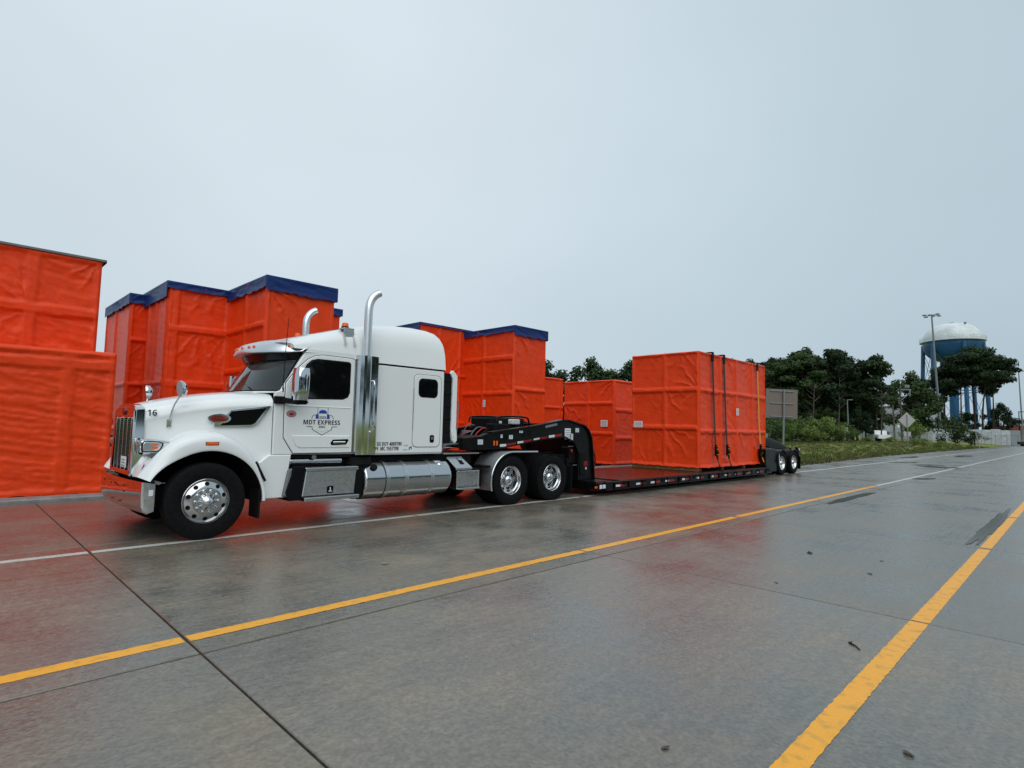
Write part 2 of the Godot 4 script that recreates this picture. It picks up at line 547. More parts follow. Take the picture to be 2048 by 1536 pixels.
func build_ground():
	# soil below everything, reaching the horizon
	var g := structure("ground")
	var mb := MB.new()
	mb.quad(Vector3(-1500, -0.26, 1500), Vector3(2600, -0.26, 1500), Vector3(2600, -0.26, -1500), Vector3(-1500, -0.26, -1500))
	part("soil", mb, M.grass_soil, g)
	# concrete road of separate slabs
	var road := structure("concrete_road")
	mb = MB.new()
	mb.box(Vector3(150, -0.14, -2.3), Vector3(520, 0.2, 23.4))
	part("joint_filler", mb, M.joint_filler, road)
	var rows := [[-13.8, -8.85], [-8.85, -4.35], [-4.35, 0.15], [0.15, 4.65], [4.65, 9.15]]
	var kinds := {}
	var rng := RandomNumberGenerator.new()
	rng.seed = 5
	for r in rows:
		var w: float = r[1] - r[0]
		var key := "%.2f" % w
		if not kinds.has(key):
			var b := MB.new()
			b.box(Vector3(0, -0.1, 0), Vector3(4.7 - 0.016, 0.2, w - 0.028), 0.006)
			kinds[key] = b.mesh(20.0)
		for k in range(-3, 12):
			var s := put("slab", kinds[key], M["slab_%d" % rng.randi_range(0, 2)], road, Vector3(1.4 + 4.7 * (k + 0.5), 0, (r[0] + r[1]) * 0.5))
			s.position.y = -0.0003 * rng.randi_range(0, 3)
		var far := MB.new()
		far.box(Vector3((57.8 + 420) / 2, -0.1, (r[0] + r[1]) / 2), Vector3(420 - 57.8, 0.2, w - 0.028), 0.006)
		part("far_pavement", far, M.slab_0, road)
	part("yellow_line", strip(-4.0, 21.0, -4.70, 0.135, 0.0022, 61), M.yellow_paint, road, Vector3.ZERO, 5)
	part("white_line", strip(21.2, 420.0, -4.70, 0.13, 0.0022, 62), M.white_line_paint, road, Vector3.ZERO, 5)
	part("yellow_line", strip(0.6, 420.0, -1.055, 0.135, 0.0022, 63), M.yellow_paint, road, Vector3.ZERO, 5)
	part("white_line", strip(-6.0, 420.0, -8.42, 0.14, 0.0022, 64), M.white_line_paint, road, Vector3.ZERO, 5)
	# yard behind the kerb where the crates stand
	var yard := structure("storage_yard")
	mb = MB.new()
	mb.box(Vector3(-16, -0.1, -37), Vector3(88, 0.2, 46.0 - 0.6))
	part("yard_pavement", mb, M.slab_1, yard)
	var kerb := structure("kerb")
	var prof := [Vector2(-13.81, -0.1), Vector2(-13.81, 0.05), Vector2(-13.85, 0.07), Vector2(-14.24, 0.075), Vector2(-14.28, 0.05), Vector2(-14.28, -0.1)]
	for k in 12:
		mb = MB.new()
		var rings := []
		for x in [-14.0 + k * 3.4 + 0.006, -14.0 + (k + 1) * 3.4 - 0.006]:
			var ring := []
			for p in prof: ring.append(Vector3(x, p.y, p.x))
			rings.append(ring)
		mb.loft(rings, false, true, true)
		part("kerb_stone", mb, M.kerb_concrete, kerb, Vector3.ZERO, 20)
	# grass verge rising from the road
	var grass := structure("grass_verge")
	mb = MB.new()
	var xs := []
	var x := 27.0
	while x < 1400:
		xs.append(x)
		x += 0.6 if x < 70 else (2.0 if x < 180 else 60.0)
	var ds := [0.0, 0.25, 0.6, 1.2, 2.0, 3.0, 4.5, 6.0, 8.0, 10.0, 14.0, 20.0, 30.0, 50.0, 100.0, 250.0, 900.0]
	var rings := []
	for xx in xs:
		var ring := []
		for d in ds:
			var z: float = edge_z(xx) - d
			ring.append(Vector3(xx, land_y(xx, z), z))
		rings.append(ring)
	mb.loft(rings)
	# the land behind the yard, left of the verge
	rings = []
	for xx in [-700.0, -200.0, -60.0, 27.0]:
		var ring := []
		for d in [60.0, 120.0, 250.0, 900.0]: ring.append(Vector3(xx, 0.1, -d))
		rings.append(ring)
	mb.loft(rings)
	mb.quad(Vector3(27, 0.0, -13.9), Vector3(29, 0.2, -14), Vector3(29, 0.2, -60), Vector3(27, 0.0, -60))
	part("turf", mb, M.grass_soil, grass, Vector3.ZERO, 60)
	build_grass(grass)
	build_puddles()

func build_grass(_parent: Node):
	var rng := RandomNumberGenerator.new()
	rng.seed = 77
	var st := SurfaceTool.new()
	st.begin(Mesh.PRIMITIVE_TRIANGLES)
	for k in 9:
		var a := rng.randf() * TAU
		var b := Vector3(rng.randf_range(-0.10, 0.10), 0, rng.randf_range(-0.10, 0.10))
		var lean := Vector3(cos(a), 0, sin(a)) * rng.randf_range(0.02, 0.09)
		var side := Vector3(-sin(a), 0, cos(a)) * 0.012
		var h := rng.randf_range(0.035, 0.09)
		st.set_normal(Vector3.UP); st.add_vertex(b - side)
		st.set_normal(Vector3.UP); st.add_vertex(b + side)
		st.set_normal(Vector3.UP); st.add_vertex(b + lean + Vector3(0, h, 0))
	var tuft := st.commit()
	var mm := MultiMesh.new()
	mm.transform_format = MultiMesh.TRANSFORM_3D
	mm.use_colors = true
	mm.mesh = tuft
	var pts := []
	var patch := noise(78, 0.12)
	for i in 9000:
		var u := rng.randf()
		var x := 27.5 + 95.0 * u * u
		var d := pow(rng.randf(), 1.3) * (3.5 + 0.22 * x)
		var z := edge_z(x) - d + rng.randf_range(-0.03, 0.1)
		pts.append([x, z])
	mm.instance_count = pts.size()
	for i in pts.size():
		var p = pts[i]
		var s = rng.randf_range(0.7, 1.5) * (1.0 + p[0] / 90.0)
		mm.set_instance_transform(i, Transform3D(Basis(Vector3.UP, rng.randf() * TAU).scaled(Vector3(s, s * rng.randf_range(0.6, 1.0), s)), Vector3(p[0], land_y(p[0], p[1]) - 0.005, p[1])))
		var w := clampf(0.5 + patch.get_noise_2d(p[0], p[1] * 2.0) * 1.3 + rng.randf_range(-0.2, 0.2), 0, 1)
		mm.set_instance_color(i, Color(0.34, 0.44, 0.13).lerp(Color(0.48, 0.47, 0.21), w))
	var o := MultiMeshInstance3D.new()
	o.name = "grass"
	o.multimesh = mm
	o.material_override = M.grass_blade
	add_child(o)
	tag(o, "short olive green grass growing on the verge beyond the trailer", "grass", "", "stuff")

func build_puddles():
	# thin sheets of standing water: [x, z, half length, half width, turn, seed]
	var rng := RandomNumberGenerator.new()
	for p in [[14.0, -1.23, 3.0, 0.10, 0.0, 1], [16.7, -4.22, 2.0, 0.12, 0.0, 2], [41.5, -7.7, 1.2, 0.5, 0.3, 3], [39.4, -6.2, 1.0, 0.4, 0.5, 4], [37.5, -5.4, 0.9, 0.9, 0.5, 5], [26.5, -4.3, 0.7, 0.25, 0.3, 6], [62.0, -7.2, 3.0, 0.5, 0.0, 12], [52.0, -9.3, 2.5, 0.4, 0.0, 13]]:
		rng.seed = p[5]
		var n := noise(int(p[5]) + 200, 1.1, FastNoiseLite.TYPE_SIMPLEX_SMOOTH, 4)
		var mb := MB.new()
		var ring := []
		for k in 120:
			var a := TAU * k / 120
			var r := 1.0 + 0.45 * n.get_noise_2d(cos(a) * 1.3, sin(a) * 1.3) + 0.10 * n.get_noise_2d(cos(a) * 5.0, sin(a) * 5.0)
			var q := Vector2(cos(a) * p[2] * r, sin(a) * p[3] * r).rotated(p[4])
			ring.append(Vector3(q.x, 0, q.y))
		for k in 120: mb.tri(Vector3.ZERO, ring[k], ring[(k + 1) % 120])
		var o := put(numbered("puddle"), mb.mesh(), M.puddle_water, self, Vector3(p[0], 0.0065, p[1]))
		o.set_meta("kind", "structure")

# ------------------------------------------------------------------ crates wrapped in tarpaulin
func tarp_heights(W: float, H: float, vr: Array, hr: Array, o: Dictionary, nx: int, ny: int) -> PackedFloat32Array:
	# how far the cloth stands off the box: battens press through, the cloth sags and creases between them
	var rng := RandomNumberGenerator.new()
	rng.seed = o.get("seed", 1)
	var xs := [0.0]; xs.append_array(vr); xs.append(W)
	var ys := [0.0]; ys.append_array(hr); ys.append(H)
	var n1 := noise(rng.randi() % 9999, 1.0, FastNoiseLite.TYPE_SIMPLEX_SMOOTH, 3)
	var n2 := noise(rng.randi() % 9999, 1.0, FastNoiseLite.TYPE_SIMPLEX_SMOOTH, 3, FastNoiseLite.FRACTAL_RIDGED)
	var cells := []
	for j in ys.size() - 1:
		for i in xs.size() - 1:
			var fans := []
			var cw: float = xs[i + 1] - xs[i]
			var ch: float = ys[j + 1] - ys[j]
			for k in rng.randi_range(1, 2):
				var cx: float = xs[i] + cw * [0.0, 1.0, 0.0, 1.0, 0.5][rng.randi() % 5]
				var cy: float = ys[j] + ch * [0.0, 1.0, 1.0, 1.1][rng.randi() % 4]
				fans.append([cx, cy, rng.randf_range(7, 15), rng.randf() * TAU, rng.randf_range(0.6, 1.1) * minf(1.5, sqrt(cw * cw + ch * ch)), rng.randf_range(0.005, 0.026) * o.get("fan", 1.0)])
			cells.append(fans)
	var fold: float = o.get("fold", 0.15)
	var rib: float = o.get("rib", 0.055)
	var hw: float = o.get("half", 0.05)
	var lumpy: float = o.get("lumpy", 0.22)
	var out := PackedFloat32Array()
	out.resize((nx + 1) * (ny + 1))
	for b in ny + 1:
		var v := H * b / ny
		var cj := 0
		while cj < ys.size() - 2 and v > ys[cj + 1]: cj += 1
		var dv: float = minf(v - ys[cj], ys[cj + 1] - v)
		var cv: float = (v - ys[cj]) / (ys[cj + 1] - ys[cj])
		for a in nx + 1:
			var u := W * a / nx
			var ci := 0
			while ci < xs.size() - 2 and u > xs[ci + 1]: ci += 1
			var du: float = minf(u - xs[ci], xs[ci + 1] - u)
			var cu: float = (u - xs[ci]) / (xs[ci + 1] - xs[ci])
			var wob := n1.get_noise_2d(u * 1.4, v * 1.4)
			var w1 := hw * (1.0 + 0.2 * wob)
			# upright battens press through less than the cross battens
			var on: float = maxf(1.0 - smoothstep(w1 * 0.95, w1 * 1.2, dv), 0.7 * (1.0 - smoothstep(w1 * 0.9, w1 * 1.3, du)))
			var free := (1.0 - on)
			var h := on * rib - 0.022 * sin(PI * cu) * sin(PI * cv) * free
			for f in cells[cj * (xs.size() - 1) + ci]:
				var dx: float = u - f[0]
				var dy: float = v - f[1]
				var r := sqrt(dx * dx + dy * dy)
				if r < f[4]:
					var s: float = 0.5 + 0.5 * sin(atan2(dy, dx) * f[2] + f[3] + wob * 2.6)
					h += f[5] * pow(s, 5.0) * smoothstep(0.04, 0.3, r) * (1.0 - smoothstep(f[4] * 0.45, f[4], r)) * (0.25 + 0.75 * free)
			h += fold * 0.016 * n2.get_noise_2d(u * 0.55 + wob * 0.3, v * 3.4 + u * 0.5) * (0.2 + 0.8 * free)
			h += lumpy * (0.005 * wob + 0.0032 * n1.get_noise_2d(u * 5.0 + 7.0, v * 5.0) + 0.0022 * n2.get_noise_2d(u * 4.2, v * 3.1))
			# the cloth closes round the corners and the top edge
			var e: float = minf(minf(u, W - u), H - v)
			if o.has("lid"): e = minf(e, v)
			if e < 0.03: h *= sqrt(maxf(0.0, 1.0 - pow(1.0 - e / 0.03, 2.0)))
			out[b * (nx + 1) + a] = h
	return out

func add_face(P: PackedVector3Array, N: PackedVector3Array, I: PackedInt32Array, base: Vector3, U: Vector3, V: Vector3, W: float, H: float, vr: Array, hr: Array, o: Dictionary, res: float):
	var nx := maxi(2, int(W / res))
	var ny := maxi(2, int(H / res))
	var hh := tarp_heights(W, H, vr, hr, o, nx, ny)
	var nrm := U.cross(V)
	var s := P.size()
	var hem: float = o.get("hem", 0.0)
	var hn := noise(int(o.get("seed", 1)) + 5, 1.3, FastNoiseLite.TYPE_SIMPLEX_SMOOTH, 3)
	for b in ny + 1:
		for a in nx + 1:
			var i := b * (nx + 1) + a
			var y := H * b / ny
			if hem > 0.0 and b == 0: y += hem * hn.get_noise_1d(W * a / nx * 2.0)
			P.append(base + U * (W * a / nx) + V * y + nrm * hh[i])
			var dx := (hh[b * (nx + 1) + mini(a + 1, nx)] - hh[b * (nx + 1) + maxi(a - 1, 0)]) / (W / nx * (mini(a + 1, nx) - maxi(a - 1, 0)))
			var dy := (hh[mini(b + 1, ny) * (nx + 1) + a] - hh[maxi(b - 1, 0) * (nx + 1) + a]) / (H / ny * (mini(b + 1, ny) - maxi(b - 1, 0)))
			N.append((nrm - U * dx - V * dy).normalized())
	for b in ny:
		for a in nx:
			var i := s + b * (nx + 1) + a
			for k in [i, i + nx + 1, i + 1, i + 1, i + nx + 1, i + nx + 2]: I.append(k)

func grid_mesh(P: PackedVector3Array, N: PackedVector3Array, I: PackedInt32Array) -> ArrayMesh:
	var arr := []
	arr.resize(Mesh.ARRAY_MAX)
	arr[Mesh.ARRAY_VERTEX] = P
	arr[Mesh.ARRAY_NORMAL] = N
	arr[Mesh.ARRAY_INDEX] = I
	var m := ArrayMesh.new()
	m.add_surface_from_arrays(Mesh.PRIMITIVE_TRIANGLES, arr)
	return m

func crate(label: String, x0: float, x1: float, zf: float, depth: float, y0: float, y1: float, o: Dictionary) -> Node3D:
	# a wrapped crate whose long front stands at zf, looking towards +z; the end at x0 looks towards -x
	var org := Vector3((x0 + x1) / 2, o.get("floor", 0.0), zf - depth / 2)
	var t := thing("wrapped_crate", org, label, "crate", "tarpaulin wrapped crates")
	var res: float = o.get("res", 0.035)
	var P := PackedVector3Array(); var N := PackedVector3Array(); var I := PackedInt32Array()
	var W := x1 - x0
	var H := y1 - y0
	var f: Dictionary = o.get("front", {})
	var l: Dictionary = o.get("left", {})
	var sd: int = o.seed
	f.seed = sd; l.seed = sd + 31
	f.hem = 0.03; l.hem = 0.03
	add_face(P, N, I, Vector3(x0, y0, zf) - org, Vector3.RIGHT, Vector3.UP, W, H, f.get("v", [W / 2]), f.get("h", [H / 2]), f, res)
	add_face(P, N, I, Vector3(x0, y0, zf - depth) - org, Vector3(0, 0, 1), Vector3.UP, depth, H, l.get("v", [depth / 2]), l.get("h", [H / 2]), l, res)
	var plain := {"seed": sd + 9, "fan": 0.6}
	add_face(P, N, I, Vector3(x1, y0, zf) - org, Vector3(0, 0, -1), Vector3.UP, depth, H, [depth / 2], l.get("h", [H / 2]), plain, 0.12)
	add_face(P, N, I, Vector3(x1, y0, zf - depth) - org, Vector3.LEFT, Vector3.UP, W, H, [W / 2], f.get("h", [H / 2]), plain, 0.15)
	add_face(P, N, I, Vector3(x0, y1, zf) - org, Vector3.RIGHT, Vector3(0, 0, -1), W, depth, [W / 2], [depth / 2], {"seed": sd + 9, "fan": 0.6, "lid": true, "rib": 0.02}, 0.05)
	put("tarpaulin", grid_mesh(P, N, I), M.orange_tarp, t)
	# the cap of blue or grey cloth round the top
	if o.has("cap"):
		var c: Dictionary = o.cap
		P = PackedVector3Array(); N = PackedVector3Array(); I = PackedInt32Array()
		var g := 0.07
		var bf: float = c.get("front", 0.3)
		var bl: float = c.get("left", 0.3)
		var co := {"seed": sd + 3, "fan": 0.8, "fold": 1.0, "rib": 0.012, "half": 0.03, "hem": minf(0.05, bf * 0.2)}
		add_face(P, N, I, Vector3(x0 - g, y1 - bf, zf + g) - org, Vector3.RIGHT, Vector3.UP, W + 2 * g, bf + 0.02, [], [], co, 0.03)
		co.seed = sd + 4
		add_face(P, N, I, Vector3(x0 - g, y1 - bl, zf - depth - g) - org, Vector3(0, 0, 1), Vector3.UP, depth + 2 * g, bl + 0.02, [], [], co, 0.03)
		add_face(P, N, I, Vector3(x0 - g, y1 + 0.02, zf + g) - org, Vector3.RIGHT, Vector3(0, 0, -1), W + 2 * g, depth + 2 * g, [], [], {"seed": sd, "rib": 0.01, "lid": true}, 0.06)
		add_face(P, N, I, Vector3(x1 + g, y1 - bf, zf + g) - org, Vector3(0, 0, -1), Vector3.UP, depth + 2 * g, bf + 0.02, [], [], co, 0.06)
		put("top_cover", grid_mesh(P, N, I), M[c.mat], t)
	# timber skids below
	if o.get("skids", true):
		var n := int(depth / 0.55) + 1
		for k in n:
			var mb := MB.new()
			var z := zf - 0.1 - (depth - 0.2) * k / (n - 1)
			mb.box(Vector3((x0 + x1) / 2, (y0 + org.y) / 2, z), Vector3(W - 0.06, y0 - org.y, 0.1), 0.008)
			part("skid", mb, M.raw_timber, t, org)
	# paper sheets stuck to the cloth: [face, along, y, w, h]
	for s in o.get("sheets", []):
		var mb := MB.new()
		var pr := MB.new()
		if s[0] == "front":
			mb.box(Vector3(s[1], s[2], zf + 0.055), Vector3(s[3], s[4], 0.006))
			for k in 4: pr.box(Vector3(s[1] + (k % 2) * 0.01, s[2] + s[4] * (0.3 - 0.2 * k), zf + 0.059), Vector3(s[3] * 0.75, s[4] * 0.07, 0.004))
		else:
			mb.box(Vector3(x0 - 0.055, s[2], s[1]), Vector3(0.006, s[4], s[3]))
			for k in 4: pr.box(Vector3(x0 - 0.059, s[2] + s[4] * (0.3 - 0.2 * k), s[1] + (k % 2) * 0.01), Vector3(0.004, s[4] * 0.07, s[3] * 0.75))
		var sh := part("paper_sheet", mb, M.paper_white, t, org)
		part("print_line", pr, M.paper_print, sh, org)
	return t

func build_crates():
	crate("low orange crate with deep sideways folds, at the left edge before a taller one", -3.2, 2.66, -14.72, 1.05, 0.03, 2.98, {"seed": 11, "skids": false, "front": {"v": [2.2, 5.05], "h": [2.66], "fold": 1.5, "fan": 0.8, "rib": 0.035, "half": 0.10}, "left": {}})
	crate("tall orange crate with a thin grey top rim, at the left edge", -3.2, 2.47, -15.95, 2.2, 0.03, 5.22, {"seed": 12, "skids": false, "front": {"v": [1.9, 4.45], "h": [1.3, 2.6, 3.9], "fold": 0.9, "fan": 1.25, "half": 0.10}, "cap": {"mat": "grey_tarp", "front": 0.035, "left": 0.035}})
	crate("narrow tall orange crate with a blue cap, second from the left at the back", 3.79, 5.3, -19.5, 3.3, 0.1, 5.22, {"seed": 13, "front": {"v": [0.5], "h": [1.2, 2.5, 3.8], "fold": 0.6}, "left": {"v": [1.4], "h": [1.2, 2.5], "fold": 0.4}, "cap": {"mat": "blue_tarp", "front": 0.26, "left": 0.3}})
	crate("tall orange crate with a thin blue cap, behind the long hood of the truck", 4.17, 6.35, -17.2, 2.85, 0.1, 5.28, {"seed": 14, "front": {"v": [0.18, 1.55], "h": [2.45, 3.95], "fold": 0.7, "half": 0.075}, "left": {"v": [1.0, 1.8], "h": [2.5], "fold": 0.5}, "cap": {"mat": "blue_tarp", "front": 0.17, "left": 0.42}})
	crate("tall orange crate with a wide dark blue cap, right behind the cab windscreen", 5.7, 7.52, -14.5, 2.7, 0.1, 5.28, {"seed": 15, "front": {"v": [], "h": [1.5, 3.0], "fold": 0.2, "fan": 1.8}, "left": {"v": [1.35], "h": [2.85, 3.98], "fold": 0.2, "fan": 0.5, "half": 0.07}, "cap": {"mat": "blue_tarp", "front": 0.36, "left": 0.30}})
	crate("sliver of an orange crate with a blue cap, peeking out past the roof beacon", 7.7, 8.98, -16.9, 2.4, 0.1, 5.25, {"seed": 16, "res": 0.05, "front": {}, "left": {}, "cap": {"mat": "blue_tarp", "front": 0.2, "left": 0.2}})
	crate("tall orange crate with a blue sided cap, behind the sleeper roof", 12.25, 15.1, -17.0, 3.4, 0.1, 5.33, {"seed": 17, "front": {"v": [0.9, 1.9], "h": [1.6, 3.4], "fold": 0.4}, "left": {"v": [1.7], "h": [1.7, 3.4]}, "cap": {"mat": "blue_tarp", "front": 0.05, "left": 0.24}})
	crate("tall orange crate with a blue cap, just behind the trailer's raised front end", 14.4, 16.07, -14.28, 3.06, 0.1, 5.22, {"seed": 18, "front": {"v": [], "h": [1.4, 2.85], "fold": 0.3, "fan": 1.8, "half": 0.06}, "left": {"v": [1.45], "h": [0.7, 2.72, 4.0], "fold": 0.25, "fan": 0.9, "half": 0.07}, "cap": {"mat": "blue_tarp", "front": 0.33, "left": 0.2}, "sheets": [["left", -15.75, 2.45, 0.14, 0.26]]})
	crate("low plain orange crate squeezed between a tall blue capped one and another low one", 16.3, 18.72, -15.6, 2.2, 0.1, 3.68, {"seed": 19, "front": {"v": [0.2, 2.2], "h": [1.1, 2.35], "fold": 0.4, "fan": 1.5}, "left": {}})
	crate("low plain orange crate with a paper sheet, standing left of the one on the trailer", 20.4, 23.6, -14.14, 2.76, 0.12, 3.72, {"seed": 20, "front": {"v": [1.6], "h": [1.1, 2.3], "fold": 0.4, "half": 0.07}, "left": {"v": [1.35], "h": [1.28, 2.6], "fold": 0.25, "fan": 1.7, "half": 0.06}, "sheets": [["left", -14.62, 1.85, 0.36, 0.28]]})

# ------------------------------------------------------------------ the tractor
# x runs from the bumper (1.85) to the tail; s is the distance from the centre line, near side positive
const TRUCK_Z := -9.62
const TO := Vector3(6.0, 0.0, 0.0)

func tyre_mesh(r: float, w: float) -> ArrayMesh:
	var mb := MB.new()
	var prof := [[r * 0.56, -w * 0.36], [r * 0.60, -w * 0.43], [r * 0.72, -w * 0.495], [r * 0.86, -w * 0.49], [r * 0.95, -w * 0.455], [r * 0.985, -w * 0.41]]
	for g in [-0.27, -0.09, 0.09, 0.27]:
		prof.append_array([[r, (g - 0.03) * w], [r - 0.012, (g - 0.022) * w], [r - 0.012, (g + 0.022) * w], [r, (g + 0.03) * w]])
	prof.append_array([[r * 0.985, w * 0.41], [r * 0.95, w * 0.455], [r * 0.86, w * 0.49], [r * 0.72, w * 0.495], [r * 0.60, w * 0.43], [r * 0.56, w * 0.36]])
	mb.lathe(prof, Vector3.ZERO, Vector3(0, 0, 1), 64)
	return mb.mesh(30)

func lug_mesh(r: float, w: float) -> ArrayMesh:
	# shoulder blocks round the edge of a drive tyre
	var mb := MB.new()
	for k in 52:
		for s in [-1, 1]:
			var a: float = TAU * (k + (0.5 if s > 0 else 0.0)) / 52
			var d := Vector3(cos(a), sin(a), 0)
			mb.box(d * (r * 0.985) + Vector3(0, 0, s * w * 0.40), Vector3(0.024, 0.030, w * 0.16), 0.003, Basis(d, Vector3(-d.y, d.x, 0), Vector3(0, 0, 1)))
	return mb.mesh(20)

func wheel(parent: Node, kind: String, at: Vector3, r: float, w: float, flip := false, lugs := false):
	var n := Node3D.new()
	n.name = "wheel"
	parent.add_child(n, true)
	n.position = at
	if flip: n.rotation.y = PI
	var key := "%s%.3f" % [kind, r]
	if not meshes.has(key):
		var R := r * 0.585
		var d := {}
		d.tyre = tyre_mesh(r, w)
		if lugs: d.lugs = lug_mesh(r, w)
		var mb := MB.new()
		var holes := MB.new()
		var nuts := MB.new()
		var hub := MB.new()
		var ax := Vector3(0, 0, 1)
		var zo := w * 0.36     # the outer lip of the rim
		if kind == "steer":
			mb.lathe([[R * 1.02, zo - 0.02], [R * 1.02, zo + 0.012], [R * 0.985, zo + 0.02], [R * 0.965, zo + 0.004], [R * 0.95, zo - 0.02], [R * 0.91, zo - 0.012], [R * 0.86, zo - 0.002], [R * 0.70, zo + 0.022], [R * 0.60, zo + 0.03], [R * 0.565, zo + 0.03], [R * 0.55, zo + 0.04], [R * 0.38, zo + 0.04], [0.001, zo + 0.04]], Vector3.ZERO, ax, 64)
			for k in 10:
				var a := TAU * (k + 0.5) / 10
				var c := Vector3(cos(a), sin(a), 0) * R * 0.775
				holes.lathe([[0.030, -0.012], [0.030, 0.002], [0.001, 0.002]], c + Vector3(0, 0, zo + 0.011), (Vector3(cos(a), sin(a), 0) * 0.45 + Vector3(0, 0, 1)).normalized(), 16)
				a = TAU * k / 10
				c = Vector3(cos(a), sin(a), 0) * R * 0.475
				nuts.lathe([[0.024, zo + 0.04], [0.024, zo + 0.05], [0.018, zo + 0.056], [0.017, zo + 0.085], [0.010, zo + 0.098], [0.001, zo + 0.10]], c, ax, 10)
			hub.lathe([[R * 0.37, zo + 0.04], [R * 0.37, zo + 0.055], [R * 0.33, zo + 0.075], [R * 0.28, zo + 0.083], [R * 0.20, zo + 0.125], [R * 0.10, zo + 0.14], [0.001, zo + 0.143]], Vector3.ZERO, ax, 24)
			for k in 10:
				var a := TAU * (k + 0.5) / 10
				nuts.lathe([[0.009, zo + 0.078], [0.009, zo + 0.092], [0.001, zo + 0.094]], Vector3(cos(a), sin(a), 0) * R * 0.30, ax, 8)
		else:
			var dd := 0.135 if kind == "drive" else 0.10
			mb.lathe([[R * 1.02, zo - 0.02], [R * 1.02, zo + 0.012], [R * 0.99, zo + 0.02], [R * 0.95, zo + 0.005], [R * 0.92, zo - 0.03], [R * 0.90, zo - 0.045], [R * 0.84, zo - 0.055], [R * 0.82, zo - dd + 0.02], [R * 0.78, zo - dd], [R * 0.62, zo - dd - 0.012], [R * 0.40, zo - dd - 0.02], [0.001, zo - dd - 0.02]], Vector3.ZERO, ax, 64)
			for k in 8 if kind == "drive" else 10:
				var a := TAU * (k + 0.5) / (8 if kind == "drive" else 10)
				holes.lathe([[0.031, zo - dd - 0.03], [0.031, zo - dd + 0.005], [0.027, zo - dd + 0.006], [0.025, zo - dd - 0.004], [0.001, zo - dd - 0.004]], Vector3(cos(a), sin(a), 0) * R * 0.685, ax, 14)
			for k in 10:
				var a := TAU * k / 10
				nuts.lathe([[0.018, zo - dd - 0.02], [0.018, zo - dd - 0.005], [0.013, zo - dd + 0.005], [0.012, zo - dd + 0.022], [0.001, zo - dd + 0.027]], Vector3(cos(a), sin(a), 0) * R * 0.49, ax, 8)
			hub.lathe([[R * 0.38, zo - dd - 0.02], [R * 0.38, zo - dd + 0.05], [R * 0.35, zo - dd + 0.085], [R * 0.26, zo - dd + 0.115], [R * 0.13, zo - dd + 0.13], [0.001, zo - dd + 0.133]], Vector3.ZERO, ax, 24)
		d.rim = mb.mesh(40); d.holes = holes.mesh(40); d.nuts = nuts.mesh(40); d.hub = hub.mesh(40)
		meshes[key] = d
	var g: Dictionary = meshes[key]
	put("tyre", g.tyre, M.tyre_rubber, n)
	if lugs: put("tread_blocks", g.lugs, M.tyre_rubber, n).set_meta("kind", "stuff")
	put("rim", g.rim, M.polished_aluminium, n)
	put("hand_holes", g.holes, M.chassis_black, n).set_meta("kind", "stuff")
	put("lug_nuts", g.nuts, M.chrome, n).set_meta("kind", "stuff")
	put("hub_cap", g.hub, M.chrome, n)

var meshes := {}

func tp(called: String, mb: MB, m: Material, parent: Node, crease := 38.0) -> MeshInstance3D:
	return part(called, mb, m, parent, TO, crease)

func both(f: Callable):
	f.call(1.0); f.call(-1.0)

func curve(pts: Array, n: int) -> Array:
	# a smooth path through points
	var c := Curve3D.new()
	for i in pts.size():
		var t: Vector3 = (pts[mini(i + 1, pts.size() - 1)] - pts[maxi(i - 1, 0)]) / 6.0
		c.add_point(pts[i], -t, t)
	var out := []
	var l := c.get_baked_length()
	for k in n + 1: out.append(c.sample_baked(l * k / n, true))
	return out

func hood_ring(x: float) -> Array:
	var t := clampf((x - 1.98) / (3.55 - 1.98), 0.0, 1.0)
	var w := lerpf(0.60, 1.085, pow(t, 0.92))
	var yt := 1.795 + 0.255 * (1.0 - pow(1.0 - t, 1.9))
	var yl := lerpf(0.86, 1.0, t)
	if absf(x - 2.665) < 0.775: yl = maxf(yl, 0.465 + sqrt(0.775 * 0.775 - (x - 2.665) * (x - 2.665)))
	var half := [Vector2(0.0, yt + 0.012), Vector2(0.32 * w, yt + 0.008), Vector2(0.62 * w, yt - 0.006), Vector2(0.80 * w, yt - 0.03), Vector2(0.90 * w, yt - 0.065), Vector2(0.955 * w, yt - 0.115), Vector2(0.985 * w, yt - 0.16), Vector2(1.0 * w, yt - 0.215), Vector2(1.0 * w - 0.008, yt - 0.235), Vector2(1.0 * w - 0.022, yt - 0.29), Vector2(1.0 * w - 0.018, lerpf(yt, yl, 0.55)), Vector2(1.0 * w, yl)]
	var ring := []
	for k in range(half.size() - 1, 0, -1): ring.append(Vector3(x, half[k].y, -half[k].x))
	for p in half: ring.append(Vector3(x, p.y, p.x))
	return ring

func hood_side(x: float) -> float:
	var t := clampf((x - 1.98) / (3.55 - 1.98), 0.0, 1.0)
	return lerpf(0.60, 1.085, pow(t, 0.92))

